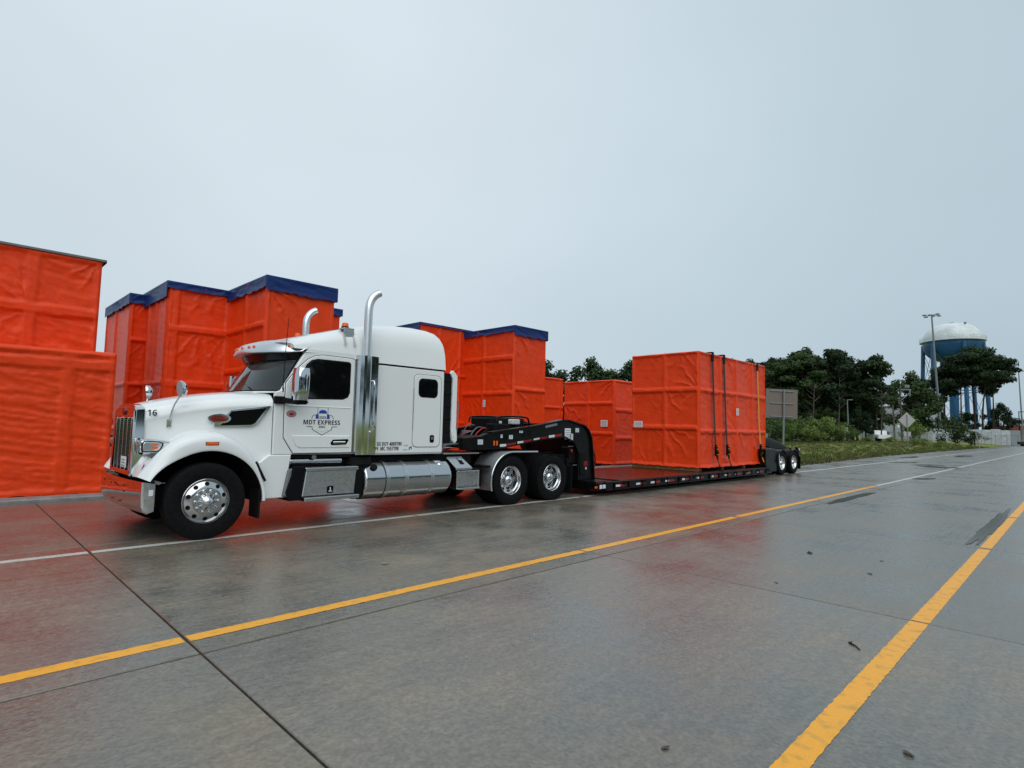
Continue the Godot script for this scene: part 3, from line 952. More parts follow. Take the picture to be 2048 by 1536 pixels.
func fender_ring(a: float, s: float, shrink := 0.0) -> Array:
	# a: angle round the wheel arch, 0 behind the wheel and PI before it
	var r0 := 0.725 + 0.055 * smoothstep(2.0, 2.7, a) - shrink
	var fl := 0.045 + 0.165 * smoothstep(0.35, 1.45, a) - 0.10 * smoothstep(1.95, 2.6, a)
	var sink := smoothstep(1.75, 2.35, a)
	var d := Vector2(cos(a), sin(a))
	var c := Vector2(2.665, 0.465)
	var tip := 0.13 * smoothstep(1.9, 2.75, a)     # the nose of the fender turns in towards the grille
	var ring := []
	var inn := lerpf(1.0, 0.52, smoothstep(0.5, 1.3, a))
	for p in [[0.0, 1.205], [-0.004, 1.235], [0.02, 1.252], [fl * 0.55, 1.25], [fl * 0.82, 1.235], [fl * 1.0, 1.20], [fl * 1.13, 1.14], [fl * 1.2, 1.06], [fl * 1.25, 0.9], [fl * 1.27, 0.75], [fl * 1.2, 0.52]]:
		var q: Vector2 = c + d * (r0 + p[0] - sink * 0.16 * smoothstep(1.18, 0.75, p[1]))
		var z: float = p[1]
		z -= tip * clampf(p[0] / fl, 0.0, 1.0)
		ring.append(Vector3(q.x, q.y, s * maxf(z, inn)))
	return ring

func build_truck():
	var t := thing("tractor_truck", Vector3(6.0, 0, TRUCK_Z), "white long nosed tractor truck with sleeper cab and chrome stacks, hitched to a lowboy", "truck")
	# ---- frame and dark underside
	var mb := MB.new()
	for s in [-1, 1]: mb.box(Vector3(6.3, 0.88, s * 0.43), Vector3(8.7, 0.27, 0.09), 0.01)
	for x in [2.3, 4.4, 6.2, 7.6, 8.9, 10.2]: mb.box(Vector3(x, 0.88, 0), Vector3(0.12, 0.22, 0.8))
	tp("frame_rails", mb, M.chassis_black, t)
	mb = MB.new()
	mb.box(Vector3(2.95, 1.15, 0), Vector3(1.35, 0.9, 0.8), 0.05)
	mb.box(Vector3(4.2, 0.85, 0), Vector3(1.3, 0.5, 0.5), 0.05)
	mb.lathe([[0.001, -0.9], [0.07, -0.9], [0.07, 0.9], [0.001, 0.9]], Vector3(2.64, 0.5, 0), Vector3(0, 0, 1), 12)
	tp("engine", mb, M.chassis_black, t)
	mb = MB.new()
	for x in [8.46, 9.76]:
		mb = MB.new()
		mb.lathe([[0.001, -0.95], [0.09, -0.95], [0.09, -0.2], [0.22, -0.1], [0.22, 0.1], [0.09, 0.2], [0.09, 0.95], [0.001, 0.95]], Vector3(x, 0.505, 0), Vector3(0, 0, 1), 16)
		mb.box(Vector3(x, 0.75, 0.5), Vector3(0.3, 0.3, 0.16), 0.02); mb.box(Vector3(x, 0.75, -0.5), Vector3(0.3, 0.3, 0.16), 0.02)
		tp("drive_axle", mb, M.chassis_black, t)
	mb = MB.new()
	mb.tube([Vector3(4.7, 0.7, 0), Vector3(8.3, 0.55, 0)], 0.06, 12)
	mb.box(Vector3(5.9, 0.95, 0), Vector3(3.4, 0.22, 1.9), 0.03)
	tp("underbody", mb, M.chassis_black, t)
	# ---- wheels
	for s in [1.0, -1.0]:
		wheel(t, "steer", Vector3(2.64 - 6, 0.512, s * 1.105), 0.512, 0.29, s < 0)
		for x in [8.46, 9.76]:
			wheel(t, "drive", Vector3(x - 6, 0.505, s * 1.10), 0.505, 0.28, s < 0, true)
			var inner := Node3D.new()
			inner.name = "inner_wheel"
			t.add_child(inner, true)
			inner.position = Vector3(x - 6, 0.505, s * 0.76)
			put("tyre", meshes["drive0.505"].tyre, M.tyre_rubber, inner)
			put("tread_blocks", meshes["drive0.505"].lugs, M.tyre_rubber, inner)
	# ---- hood
	mb = MB.new()
	var rings := []
	for k in 25: rings.append(hood_ring(lerpf(1.985, 3.535, k / 24.0)))
	mb.loft(rings)
	var hood := tp("hood", mb, M.white_paint, t, 50)
	# front fenders
	both(func(s):
		var b := MB.new()
		var rr := []
		for k in 41: rr.append(fender_ring(lerpf(0.0, 2.69, k / 40.0), s))
		b.loft(rr)
		tp("front_fender", b, M.white_paint, t, 60)
		b = MB.new()
		rr = []
		for k in 31:
			var a := lerpf(-0.05, 2.72, k / 30.0)
			var c := Vector2(2.665, 0.465) + Vector2(cos(a), sin(a)) * (0.716 + 0.055 * smoothstep(2.0, 2.7, a))
			rr.append([Vector3(c.x, c.y, s * 1.20), Vector3(c.x, c.y, s * 0.42)])
		b.loft(rr)
		tp("wheel_well_liner", b, M.chassis_black, t, 60)
		b = MB.new()
		b.box(Vector3(2.667, 1.282, s * 1.252), Vector3(0.155, 0.036, 0.026), 0.008)
		tp("marker_lamp", b, M.amber_lens, t)
		b = MB.new()
		b.box(Vector3(2.667, 1.282, s * 1.246), Vector3(0.175, 0.052, 0.016), 0.006)
		tp("marker_bezel", b, M.black_plastic, t)
		# mud flap behind the wheel and the strip on the fender joint
		b = MB.new()
		b.box(Vector3(3.36, 0.42, s * 1.02), Vector3(0.03, 0.42, 0.34), 0.005)
		tp("mud_flap", b, M.black_plastic, t)
		b = MB.new()
		b.bar(Vector3(3.28, 1.02, s * 1.19), Vector3(3.42, 0.74, s * 1.205), 0.035, 0.02)
		tp("fender_strip", b, M.black_plastic, t))
	# ---- apron between the grille and the fender noses
	for s in [1.0, -1.0]:
		mb = MB.new()
		rings = []
		for k in 9:
			var u := k / 8.0
			var bz := lerpf(0.62, 1.225, u)
			var bx := 1.895 + 0.085 * pow(u, 2.5)
			var ring := []
			for j in 7:
				var v := j / 6.0
				ring.append(Vector3(bx + 0.10 * v * v + 0.02 * v, lerpf(0.835, lerpf(1.13, 0.99, pow(u, 1.6)), v), s * (bz - 0.05 * v * u)))
			rings.append(ring)
		mb.loft(rings)
		tp("nose_apron", mb, M.white_paint, t, 60)
	# ---- grille
	var grille := Node3D.new()
	grille.name = "grille"
	t.add_child(grille)
	mb = MB.new()
	# crown and side members
	var crown := []
	for k in 17:
		var u := lerpf(-1, 1, k / 16.0)
		var y := 1.80 - 0.035 * u * u - 0.05 * pow(absf(u), 8.0)
		crown.append([Vector3(1.915, y - 0.20, u * 0.605), Vector3(1.885, y - 0.17, u * 0.60), Vector3(1.88, y - 0.02, u * 0.595), Vector3(1.90, y + 0.005, u * 0.595), Vector3(1.99, y + 0.01, u * 0.605)])
	mb.loft(crown)
	for s in [-1, 1]:
		mb.loft([[Vector3(1.885, 1.70, s * 0.525), Vector3(1.875, 1.70, s * 0.565), Vector3(1.90, 1.72, s * 0.607), Vector3(1.99, 1.73, s * 0.615)], [Vector3(1.865, 0.86, s * 0.535), Vector3(1.855, 0.86, s * 0.58), Vector3(1.88, 0.86, s * 0.625), Vector3(1.99, 0.86, s * 0.635)]])
	mb.box(Vector3(1.89, 0.86, 0), Vector3(0.06, 0.07, 1.19), 0.015)
	tp("surround", mb, M.chrome, grille, 45)
	mb = MB.new()
	mb.box(Vector3(1.93, 1.26, 0), Vector3(0.03, 0.78, 1.05))
	tp("mesh_panel", mb, M.grille_steel, grille)
	for k in 5:
		mb = MB.new()
		mb.box(Vector3(1.89, 1.24, -0.45 + 0.225 * k), Vector3(0.03, 0.74, 0.018), 0.006)
		tp("upright_bar", mb, M.chrome, grille)
	mb = MB.new()
	for k in 26: mb.box(Vector3(1.905, 0.93 + k * 0.026, 0), Vector3(0.012, 0.010, 1.03))
	for k in 32: mb.box(Vector3(1.907, 1.25, -0.51 + k * 0.033), Vector3(0.01, 0.7, 0.007))
	tp("wire_mesh", mb, M.grille_steel, grille).set_meta("kind", "stuff")
	mb = MB.new()
	mb.lathe([[0.001, -0.012], [0.055, -0.012], [0.055, 0.008], [0.045, 0.012], [0.001, 0.012]], Vector3(1.872, 1.70, 0), Vector3(-1, 0, 0), 24)
	tp("round_badge", mb, M.badge_red, grille)
	mb = MB.new()
	mb.box(Vector3(1.872, 1.0, 0.18), Vector3(0.01, 0.15, 0.30), 0.004)
	var plate := tp("number_plate", mb, M.paper_white, grille)
	plate.set_meta("label", "white number plate")
	mb = MB.new()
	for k in 3: mb.box(Vector3(1.866, 0.98 + 0.04 * (k - 1) + 0.01, 0.18), Vector3(0.003, 0.018, 0.22 - 0.03 * k))
	tp("plate_print", mb, M.paper_print, grille)
	# ---- bumper
	mb = MB.new()
	rings = []
	for k in 33:
		var u := lerpf(-1, 1, k / 32.0)
		var x := 1.80 + 0.075 * pow(absf(u), 2.2)
		var s := u * 1.235
		rings.append([Vector3(x + 0.10, 0.80, s), Vector3(x + 0.012, 0.802, s), Vector3(x, 0.79, s), Vector3(x - 0.004, 0.62, s), Vector3(x + 0.004, 0.50, s), Vector3(x + 0.03, 0.425, s), Vector3(x + 0.09, 0.395, s)])
	mb.loft(rings)
	for s in [-1, 1]:
		mb.loft([[Vector3(1.875, 0.80, s * 1.235), Vector3(1.872, 0.62, s * 1.235), Vector3(1.88, 0.5, s * 1.235), Vector3(1.90, 0.43, s * 1.235), Vector3(1.95, 0.40, s * 1.235)], [Vector3(1.90, 0.80, s * 1.255), Vector3(1.90, 0.62, s * 1.258), Vector3(1.91, 0.5, s * 1.258), Vector3(1.92, 0.44, s * 1.255), Vector3(1.96, 0.41, s * 1.25)], [Vector3(2.02, 0.775, s * 1.255), Vector3(2.02, 0.62, s * 1.258), Vector3(2.02, 0.52, s * 1.258), Vector3(2.02, 0.46, s * 1.255), Vector3(2.02, 0.43, s * 1.25)]])
	var bumper := tp("bumper", mb, M.chrome, t, 45)
	mb = MB.new()
	for p in [[0.62, 0.72], [0.62, 0.64], [0.30, 0.70], [0.22, 0.715], [0.14, 0.715], [-0.1, 0.70], [0.45, 0.50], [0.05, 0.5], [-0.62, 0.7], [-0.62, 0.62]]:
		mb.lathe([[0.009, 0.0], [0.009, 0.01], [0.001, 0.013]], Vector3(1.80 + 0.075 * pow(absf(p[0] / 1.235), 2.2), p[1], p[0]), Vector3(-1, 0, 0), 10)
	tp("bolts", mb, M.black_plastic, bumper).set_meta("kind", "stuff")
	mb = MB.new()
	mb.box(Vector3(1.975, 0.665, 1.262), Vector3(0.05, 0.075, 0.006), 0.002)
	tp("bumper_tag", mb, M.paper_white, bumper)
	mb = MB.new()
	mb.box(Vector3(2.1, 0.55, 0), Vector3(0.3, 0.3, 1.9), 0.04)
	tp("front_crossmember", mb, M.chassis_black, t)
	# ---- headlights
	both(func(s):
		var hl := Node3D.new()
		hl.name = "headlight"
		t.add_child(hl, true)
		var b := MB.new()
		var rr := []
		for k in 9:
			var u := k / 8.0
			var x := lerpf(1.915, 2.30, u)
			var hh := lerpf(0.108, 0.06, pow(u, 2.2))
			var zc: float = s * lerpf(0.81, 0.84, u)
			var zw := lerpf(0.15, 0.09, pow(u, 2.0))
			var ring := []
			for j in 20:
				var a := TAU * j / 20
				var cx := signf(cos(a)) * pow(absf(cos(a)), 0.55)
				var cy := signf(sin(a)) * pow(absf(sin(a)), 0.55)
				ring.append(Vector3(x - 0.02 * cy, 1.235 + cy * hh, zc + cx * zw))
			rr.append(ring)
		b.loft(rr, true, false, true)
		tp("housing", b, M.chrome, hl, 50)
		b = MB.new()
		var ring2 := []
		var ring3 := []
		for j in 20:
			var a := TAU * j / 20
			var cx := signf(cos(a)) * pow(absf(cos(a)), 0.55)
			var cy := signf(sin(a)) * pow(absf(sin(a)), 0.55)
			ring2.append(Vector3(1.925 - 0.02 * cy, 1.235 + cy * 0.085, s * 0.81 + cx * 0.13))
			ring3.append(Vector3(1.895 - 0.02 * cy, 1.235 + cy * 0.06, s * 0.805 + cx * 0.10))
		b.loft([ring2, ring3], true, false, true)
		tp("lens", b, M.clear_lens, hl, 50)
		b = MB.new()
		for dz in [-0.055, 0.055]: b.lathe([[0.045, -0.01], [0.032, 0.02], [0.001, 0.03]], Vector3(1.95, 1.24, s * 0.81 + dz), Vector3(1, 0, 0), 16)
		b.box(Vector3(1.96, 1.235, s * 0.81), Vector3(0.02, 0.17, 0.26))
		tp("reflector", b, M.polished_aluminium, hl)
		# side of the pod, with the amber turn lamp
		b = MB.new()
		b.prism([Vector2(1.915, 1.165), Vector2(1.905, 1.20), Vector2(1.905, 1.28), Vector2(1.93, 1.312), Vector2(2.10, 1.305), Vector2(2.15, 1.285), Vector2(2.155, 1.25), Vector2(2.12, 1.185), Vector2(2.08, 1.165)], s * 0.93, s * 0.966, 0.004)
		tp("lens_seal", b, M.black_plastic, hl)
		b = MB.new()
		b.prism([Vector2(1.925, 1.175), Vector2(1.915, 1.20), Vector2(1.915, 1.275), Vector2(1.935, 1.302), Vector2(2.095, 1.295), Vector2(2.138, 1.28), Vector2(2.14, 1.25), Vector2(2.11, 1.19), Vector2(2.075, 1.175)], s * 0.94, s * 0.974, 0.012)
		tp("side_lens", b, M.satin_aluminium, hl)
		b = MB.new()
		b.box(Vector3(2.05, 1.222, s * 0.973), Vector3(0.08, 0.030, 0.006), 0.003)
		b.box(Vector3(2.05, 1.262, s * 0.973), Vector3(0.08, 0.018, 0.006), 0.003)
		tp("turn_lamp", b, M.amber_lens, hl))
	# ---- hood details
	both(func(s):
		var v := Node3D.new()
		v.name = "side_vent"
		hood.add_child(v, true)
		var sz := func(x): return s * (hood_side(x) * 1.008 + 0.004)
		# the outline lies on the slanting hood side
		var skin := func(poly: Array, off: float, called: String, m: Material):
			var b := MB.new()
			b.prism(poly, 0.0, off * s, 0.002 if off > 0.012 else 0.0)
			for i in b.v.size():
				var p := b.v[i]
				b.v[i] = Vector3(p.x, p.y, sz.call(p.x) + p.z)
			tp(called, b, m, v)
		skin.call([Vector2(2.79, 1.505), Vector2(3.26, 1.525), Vector2(3.32, 1.555), Vector2(3.49, 1.815), Vector2(3.48, 1.835), Vector2(2.98, 1.76), Vector2(2.86, 1.60), Vector2(2.79, 1.55)], 0.016, "vent_frame", M.chrome)
		skin.call([Vector2(2.86, 1.528), Vector2(3.25, 1.545), Vector2(3.30, 1.575), Vector2(3.44, 1.80), Vector2(2.99, 1.735), Vector2(2.90, 1.58)], 0.019, "vent_mesh", M.black_gloss)
		var oval := func(rx: float, ry: float) -> Array:
			var o := []
			for k in 28: o.append(Vector2(2.845 + cos(TAU * k / 28) * rx, 1.628 + sin(TAU * k / 28) * ry))
			return o
		skin.call(oval.call(0.142, 0.068), 0.032, "badge_frame", M.chrome)
		skin.call(oval.call(0.112, 0.046), 0.036, "badge", M.badge_red)
		if s > 0:
			words("Peterbilt", 0.05, Vector3(2.758 - 6, 1.604, sz.call(2.84) - 0.008 + 0.04), M.chrome, v, false, "Droid Serif", HORIZONTAL_ALIGNMENT_LEFT, 0.72, Basis(Vector3.UP, -0.33))
			words("16", 0.082, Vector3(2.01 - 6, 1.615, sz.call(2.05) + 0.004), M.decal_black, hood, true, "Droid Sans", HORIZONTAL_ALIGNMENT_LEFT, 0.95, Basis(Vector3.UP, -0.29))
		# mirror on a stalk
		var hm := Node3D.new()
		hm.name = "hood_mirror"
		t.add_child(hm, true)
		var b := MB.new()
		b.box(Vector3(2.27, 1.545, s * 0.68), Vector3(0.06, 0.12, 0.06), 0.01)
		b.tube(curve([Vector3(2.27, 1.58, s * 0.70), Vector3(2.30, 1.80, s * 0.78), Vector3(2.345, 1.93, s * 0.86)], 8), 0.012, 8)
		tp("stalk", b, M.chrome, hm)
		b = MB.new()
		b.lathe([[0.001, -0.05], [0.05, -0.04], [0.082, -0.015], [0.092, 0.02], [0.09, 0.035], [0.001, 0.035]], Vector3.ZERO, Vector3(-1, 0, 0), 20)
		b.moved(Transform3D(Basis.from_euler(Vector3(0, s * 0.25, 0.12)) * Basis.from_scale(Vector3(1.15, 1.25, 0.9)), Vector3(2.36, 2.02, s * 0.88)))
		tp("mirror_head", b, M.chrome, hm, 60))
	mb = MB.new()
	mb.box(Vector3(1.945, 1.0, 0.90), Vector3(0.005, 0.07, 0.05))
	mb = MB.new()
	mb.box(Vector3(1.945, 0.97, 0.90), Vector3(0.004, 0.08, 0.05), 0.0, Basis(Vector3.UP, -0.25) * Basis(Vector3(0, 0, 1), -0.35))
	tp("blue_sticker", mb, M.decal_blue, t)
	build_cab(t)
	build_truck_side(t)

func build_cab(t: Node3D):
	var mb := MB.new()
	# ---- side walls of the cab, with the slanting front pillar
	var wall := [Vector2(3.545, 1.11), Vector2(3.545, 2.045), Vector2(3.63, 2.075), Vector2(3.985, 2.70), Vector2(4.05, 2.76), Vector2(5.16, 2.76), Vector2(5.16, 1.10)]
	for s in [1.0, -1.0]:
		mb = MB.new()
		mb.prism(wall, s * 1.04, s * 1.10, 0.012)
		tp("cab_side", mb, M.white_paint, t)
	mb = MB.new()
	mb.box(Vector3(4.35, 1.08, 0), Vector3(1.6, 0.06, 2.1))
	mb.box(Vector3(5.0, 1.9, 0), Vector3(0.04, 1.7, 2.0))
	mb.box(Vector3(3.62, 1.58, 0), Vector3(0.05, 0.96, 2.1))
	tp("cab_inside", mb, M.black_plastic, t)
	mb = MB.new()
	mb.box(Vector3(3.86, 1.98, 0), Vector3(0.48, 0.16, 2.0), 0.05)
	tp("dashboard", mb, M.chassis_black, t)
	for s in [0.5, -0.5]:
		mb = MB.new()
		mb.box(Vector3(4.62, 1.85, s), Vector3(0.18, 0.85, 0.5), 0.07)
		mb.box(Vector3(4.64, 2.36, s), Vector3(0.12, 0.2, 0.3), 0.05)
		mb.box(Vector3(4.4, 1.45, s), Vector3(0.5, 0.16, 0.5), 0.06)
		tp("seat", mb, M.grey_hose, t)
	mb = MB.new()
	var ringp := []
	for k in 25:
		var a := TAU * k / 24
		ringp.append(Vector3(4.12 + cos(a) * 0.08, 2.02 + sin(a) * 0.2 , 0.5 + cos(a + PI / 2) * 0.22))
	mb.tube(ringp, 0.014, 6, false)
	tp("steering_wheel", mb, M.black_plastic, t)
	# ---- windscreen
	var wa := []
	var wb := []
	for k in 17:
		var u := lerpf(-1, 1, k / 16.0)
		wa.append(Vector3(3.33 + 0.31 * pow(absf(u), 2.3), 2.065, u * 1.03))
		wb.append(Vector3(3.74 + 0.24 * pow(absf(u), 2.3), 2.715, u * 0.99))
	mb = MB.new()
	var rr := []
	for j in 7:
		var ring := []
		for k in 17: ring.append(wa[k].lerp(wb[k], j / 6.0) + Vector3(-0.02 * sin(PI * j / 6.0), 0, 0))
		rr.append(ring)
	mb.loft(rr)
	tp("windscreen", mb, M.windscreen_glass, t, 70)
	mb = MB.new()
	mb.tube(wa, 0.018, 6)
	for s in [1.0, -1.0]: mb.bar(Vector3(3.655, 2.06, s * 1.035), Vector3(3.995, 2.70, s * 0.995), 0.05, 0.05)
	tp("windscreen_seal", mb, M.black_plastic, t)
	mb = MB.new()
	# cowl below the glass
	rr = []
	for k in 17:
		var p: Vector3 = wa[k]
		rr.append([Vector3(p.x - 0.02, 2.06, p.z), Vector3(minf(p.x - 0.05, 3.56), 2.035, p.z)])
	mb.loft(rr)
	tp("cowl", mb, M.white_paint, t)
	for s in [0.35, -0.45]:
		mb = MB.new()
		mb.tube([Vector3(3.37, 2.09, s + 0.25), Vector3(3.41, 2.13, s + 0.05), Vector3(3.48, 2.19, s - 0.32)], 0.011, 6)
		tp("wiper", mb, M.black_plastic, t)
	# ---- roof, running from the windscreen over the sleeper
	mb = MB.new()
	rr = []
	var st := [[3.80, 2.735, 2.84, 0.24], [3.95, 2.735, 2.91, 0.22], [4.15, 2.735, 2.985, 0.17], [4.40, 2.735, 3.075, 0.11], [4.70, 2.735, 3.18, 0.06], [5.00, 2.735, 3.27, 0.02], [5.16, 2.735, 3.315, 0.0], [5.17, 2.645, 3.318, 0.0], [5.45, 2.645, 3.375, 0.0], [5.8, 2.645, 3.42, 0.0], [6.2, 2.645, 3.44, 0.0], [6.5, 2.645, 3.43, 0.0], [6.64, 2.645, 3.405, 0.0], [6.71, 2.645, 3.36, 0.0], [6.745, 2.645, 3.30, 0.0], [6.755, 2.645, 3.22, 0.0]]
	for a in st:
		var h: float = a[2] - a[1]
		var ring := []
		var half := []
		var tum := 0.03 + 0.05 * clampf((a[2] - 2.9) / 0.5, 0, 1)
		for k in 15:
			var w := PI / 2 * k / 14.0     # 0 on the centre line, PI/2 at the foot
			var sx := pow(sin(w), 0.36)
			var sy := pow(cos(w), 0.42) if k < 14 else 0.0
			half.append(Vector2(sx * (1.10 - tum * sy), a[1] + h * sy))
		for k in range(14, 0, -1): ring.append(Vector3(a[0] - a[3] * (1.0 - pow(half[k].x / 1.1, 2.0)), half[k].y, -half[k].x))
		for k in 15: ring.append(Vector3(a[0] - a[3] * (1.0 - pow(half[k].x / 1.1, 2.0)), half[k].y, half[k].x))
		rr.append(ring)
	mb.loft(rr, false, true, true)
	var roof := tp("roof", mb, M.white_paint, t, 55)
	mb = MB.new()
	mb.box(Vector3(5.96, 2.6, 0), Vector3(1.56, 0.12, 2.17))
	mb.box(Vector3(4.6, 2.73, 0), Vector3(1.2, 0.06, 2.16))
	tp("roof_seam", mb, M.black_plastic, t)
	# ---- sun visor over the windscreen
	mb = MB.new()
	rr = []
	for k in 29:
		var u := lerpf(-1, 1, k / 28.0)
		var f := pow(absf(u), 2.4)
		var z := u * (1.115)
		var xf := 3.395 + 0.53 * f                      # the front lip
		var lift := -0.005 * f
		var e := smoothstep(1.0, 0.86, absf(u))
		rr.append([Vector3(xf + 0.35 - 0.05 * f, 2.70 + lift, z * 0.985), Vector3(xf + 0.06, 2.672 + 0.02 * (1 - e), z), Vector3(xf, 2.675 + 0.02 * (1 - e), z), Vector3(xf - 0.004, 2.70, z), Vector3(xf + 0.035, 2.70 + 0.085 * (0.35 + 0.65 * e), z), Vector3(xf + 0.10, 2.70 + 0.15 * (0.45 + 0.55 * e), z * 0.985), Vector3(xf + 0.24, 2.70 + 0.20 * (0.6 + 0.4 * e), z * 0.97), Vector3(xf + 0.5 - 0.25 * f, 2.70 + 0.235 * (0.65 + 0.35 * e), z * 0.955)])
	mb.loft(rr, false)
	var visor := tp("sun_visor", mb, M.satin_aluminium, t, 60)
	mb = MB.new()
	rr = []
	for k in 17:
		var u := lerpf(-1, 1, k / 16.0)
		var f := pow(absf(u), 2.4)
		rr.append([Vector3(3.72 + 0.27 * f, 2.70, u * 1.03), Vector3(3.53 + 0.38 * f, 2.70, u * 1.07), Vector3(3.60 + 0.31 * f, 2.575, u * 1.03), Vector3(3.66 + 0.27 * f, 2.575, u * 1.01)])
	mb.loft(rr)
	tp("visor_shade", mb, M.black_gloss, visor, 40)
	for u in [-0.34, -0.22, 0.0, 0.22, 0.34, 0.85, -0.85]:
		var f := pow(absf(u), 2.4)
		mb = MB.new()
		mb.lathe([[0.026, -0.01], [0.026, 0.012], [0.018, 0.022], [0.001, 0.025]], Vector3(3.395 + 0.53 * f + 0.035, 2.775, u * 1.11), Vector3(-0.9, 0.4, signf(u) * f * 0.8).normalized(), 14)
		tp("clearance_lamp", mb, M.amber_lens, visor)
	# ---- beacons on brackets
	for s in [1.0, -1.0]:
		var bc := Node3D.new()
		bc.name = "beacon"
		t.add_child(bc, true)
		var b := MB.new()
		b.box(Vector3(4.74, 3.17, s * 0.90), Vector3(0.19, 0.02, 0.14), 0.005)
		b.box(Vector3(4.74, 3.11, s * 1.035), Vector3(0.19, 0.14, 0.015), 0.004)
		b.box(Vector3(4.74, 3.172, s * 0.985), Vector3(0.19, 0.02, 0.12), 0.005)
		for dx in [-0.085, 0.085]: b.bar(Vector3(4.74 + dx, 3.06, s * 1.04), Vector3(4.74 + dx, 2.88, s * 1.112), 0.03, 0.014, Vector3(1, 0, 0))
		tp("bracket", b, M.brushed_aluminium, bc)
		b = MB.new()
		b.lathe([[0.062, 0.0], [0.062, 0.035], [0.055, 0.04]], Vector3(4.74, 3.18, s * 0.90), Vector3.UP, 20)
		tp("beacon_base", b, M.black_plastic, bc)
		b = MB.new()
		b.lathe([[0.055, 0.035], [0.055, 0.075], [0.045, 0.098], [0.02, 0.108], [0.001, 0.11]], Vector3(4.74, 3.18, s * 0.90), Vector3.UP, 20)
		tp("amber_dome", b, M.amber_lens, bc)
	# ---- sleeper box
	mb = MB.new()
	mb.box(Vector3(5.955, 1.855, 0), Vector3(1.59, 1.56, 2.20), 0.035)
	tp("sleeper", mb, M.white_paint, t)
	# ---- door
	for s in [1.0, -1.0]:
		var door := Node3D.new()
		door.name = "door"
		t.add_child(door, true)
		var dp := [Vector2(3.70, 2.20), Vector2(3.692, 1.85), Vector2(3.70, 1.37), Vector2(3.86, 1.125), Vector2(4.84, 1.125), Vector2(4.84, 2.64), Vector2(4.79, 2.665), Vector2(4.27, 2.67), Vector2(4.14, 2.645), Vector2(4.03, 2.585), Vector2(3.86, 2.42)]
		var big := []
		for p in dp: big.append(Vector2(4.27, 1.9) + (p - Vector2(4.27, 1.9)) * Vector2(1.018, 1.014))
		mb = MB.new()
		mb.prism(big, s * 1.095, s * 1.1015)
		tp("door_gap", mb, M.black_plastic, door)
		mb = MB.new()
		mb.prism(dp, s * 1.095, s * 1.114, 0.009)
		tp("door_panel", mb, M.white_paint, door)
		var wp := [Vector2(4.02, 1.96), Vector2(3.985, 2.02), Vector2(3.965, 2.41), Vector2(4.0, 2.50), Vector2(4.08, 2.575), Vector2(4.18, 2.605), Vector2(4.73, 2.605), Vector2(4.765, 2.575), Vector2(4.765, 2.10), Vector2(4.73, 2.02), Vector2(4.64, 1.98)]
		mb = MB.new()
		mb.prism(wp, s * 1.11, s * 1.119, 0.003)
		tp("window_rubber", mb, M.black_plastic, door)
		var gp := []
		for p in wp: gp.append(Vector2(4.37, 2.29) + (p - Vector2(4.37, 2.29)) * Vector2(0.945, 0.935))
		mb = MB.new()
		mb.prism(gp, s * 1.115, s * 1.1215, 0.001)
		tp("door_window", mb, M.tinted_glass, door)
		# swage lines and the lower panel
		mb = MB.new()
		mb.prism([Vector2(3.80, 1.405), Vector2(4.80, 1.405), Vector2(4.80, 1.20), Vector2(3.95, 1.20), Vector2(3.88, 1.235)], s * 1.11, s * 1.126, 0.016)
		tp("lower_moulding", mb, M.white_paint, door)
		mb = MB.new()
		mb.prism([Vector2(3.75, 1.865), Vector2(4.80, 1.865), Vector2(4.80, 1.835), Vector2(3.75, 1.835)], s * 1.11, s * 1.1215, 0.011)
		tp("belt_moulding", mb, M.white_paint, door)
		mb = MB.new()
		mb.prism([Vector2(4.47, 1.245), Vector2(4.45, 1.28), Vector2(4.49, 1.335), Vector2(4.76, 1.345), Vector2(4.77, 1.32), Vector2(4.73, 1.255)], s * 1.12, s * 1.130, 0.004)
		tp("handle_recess", mb, M.black_gloss, door)
		mb = MB.new()
		mb.box(Vector3(4.60, 1.288, s * 1.142), Vector3(0.22, 0.04, 0.022), 0.01)
		tp("door_handle", mb, M.chrome, door)
		if s > 0: door_print(door)
		# wing mirror
		var wm := Node3D.new()
		wm.name = "wing_mirror"
		t.add_child(wm, true)
		mb = MB.new()
		mb.box(Vector3(3.60, 1.925, s * 1.13), Vector3(0.17, 0.115, 0.06), 0.015)
		mb.bar(Vector3(3.64, 1.925, s * 1.15), Vector3(3.80, 1.90, s * 1.34), 0.08, 0.07)
		mb.box(Vector3(3.80, 1.90, s * 1.37), Vector3(0.22, 0.07, 0.17), 0.03)
		tp("mirror_arm", mb, M.black_plastic, wm)
		mb = MB.new()
		var mr := []
		for j in 7:
			var y := lerpf(1.925, 2.405, j / 6.0)
			var k: float = [0.90, 0.98, 1.0, 1.0, 1.0, 0.98, 0.88][j]
			var ring := []
			for p in [[-0.085, -0.10], [-0.112, -0.06], [-0.118, 0.03], [-0.10, 0.095], [-0.06, 0.13], [0.06, 0.135], [0.08, 0.12], [0.08, -0.10]]:
				ring.append(Vector3(3.80 + p[0] * k + (0.01 * j / 6.0), y, s * (1.37 + p[1] * k)))
			mr.append(ring)
		mb.loft(mr, true, true, true)
		tp("mirror_shell", mb, M.chrome, wm, 42)
		mb = MB.new()
		mb.box(Vector3(3.884, 2.165, s * 1.385), Vector3(0.01, 0.40, 0.20), 0.003)
		tp("mirror_glass", mb, M.black_gloss, wm)
		# exhaust stack and its shield
		var ex := Node3D.new()
		ex.name = "exhaust_stack"
		t.add_child(ex, true)
		mb = MB.new()
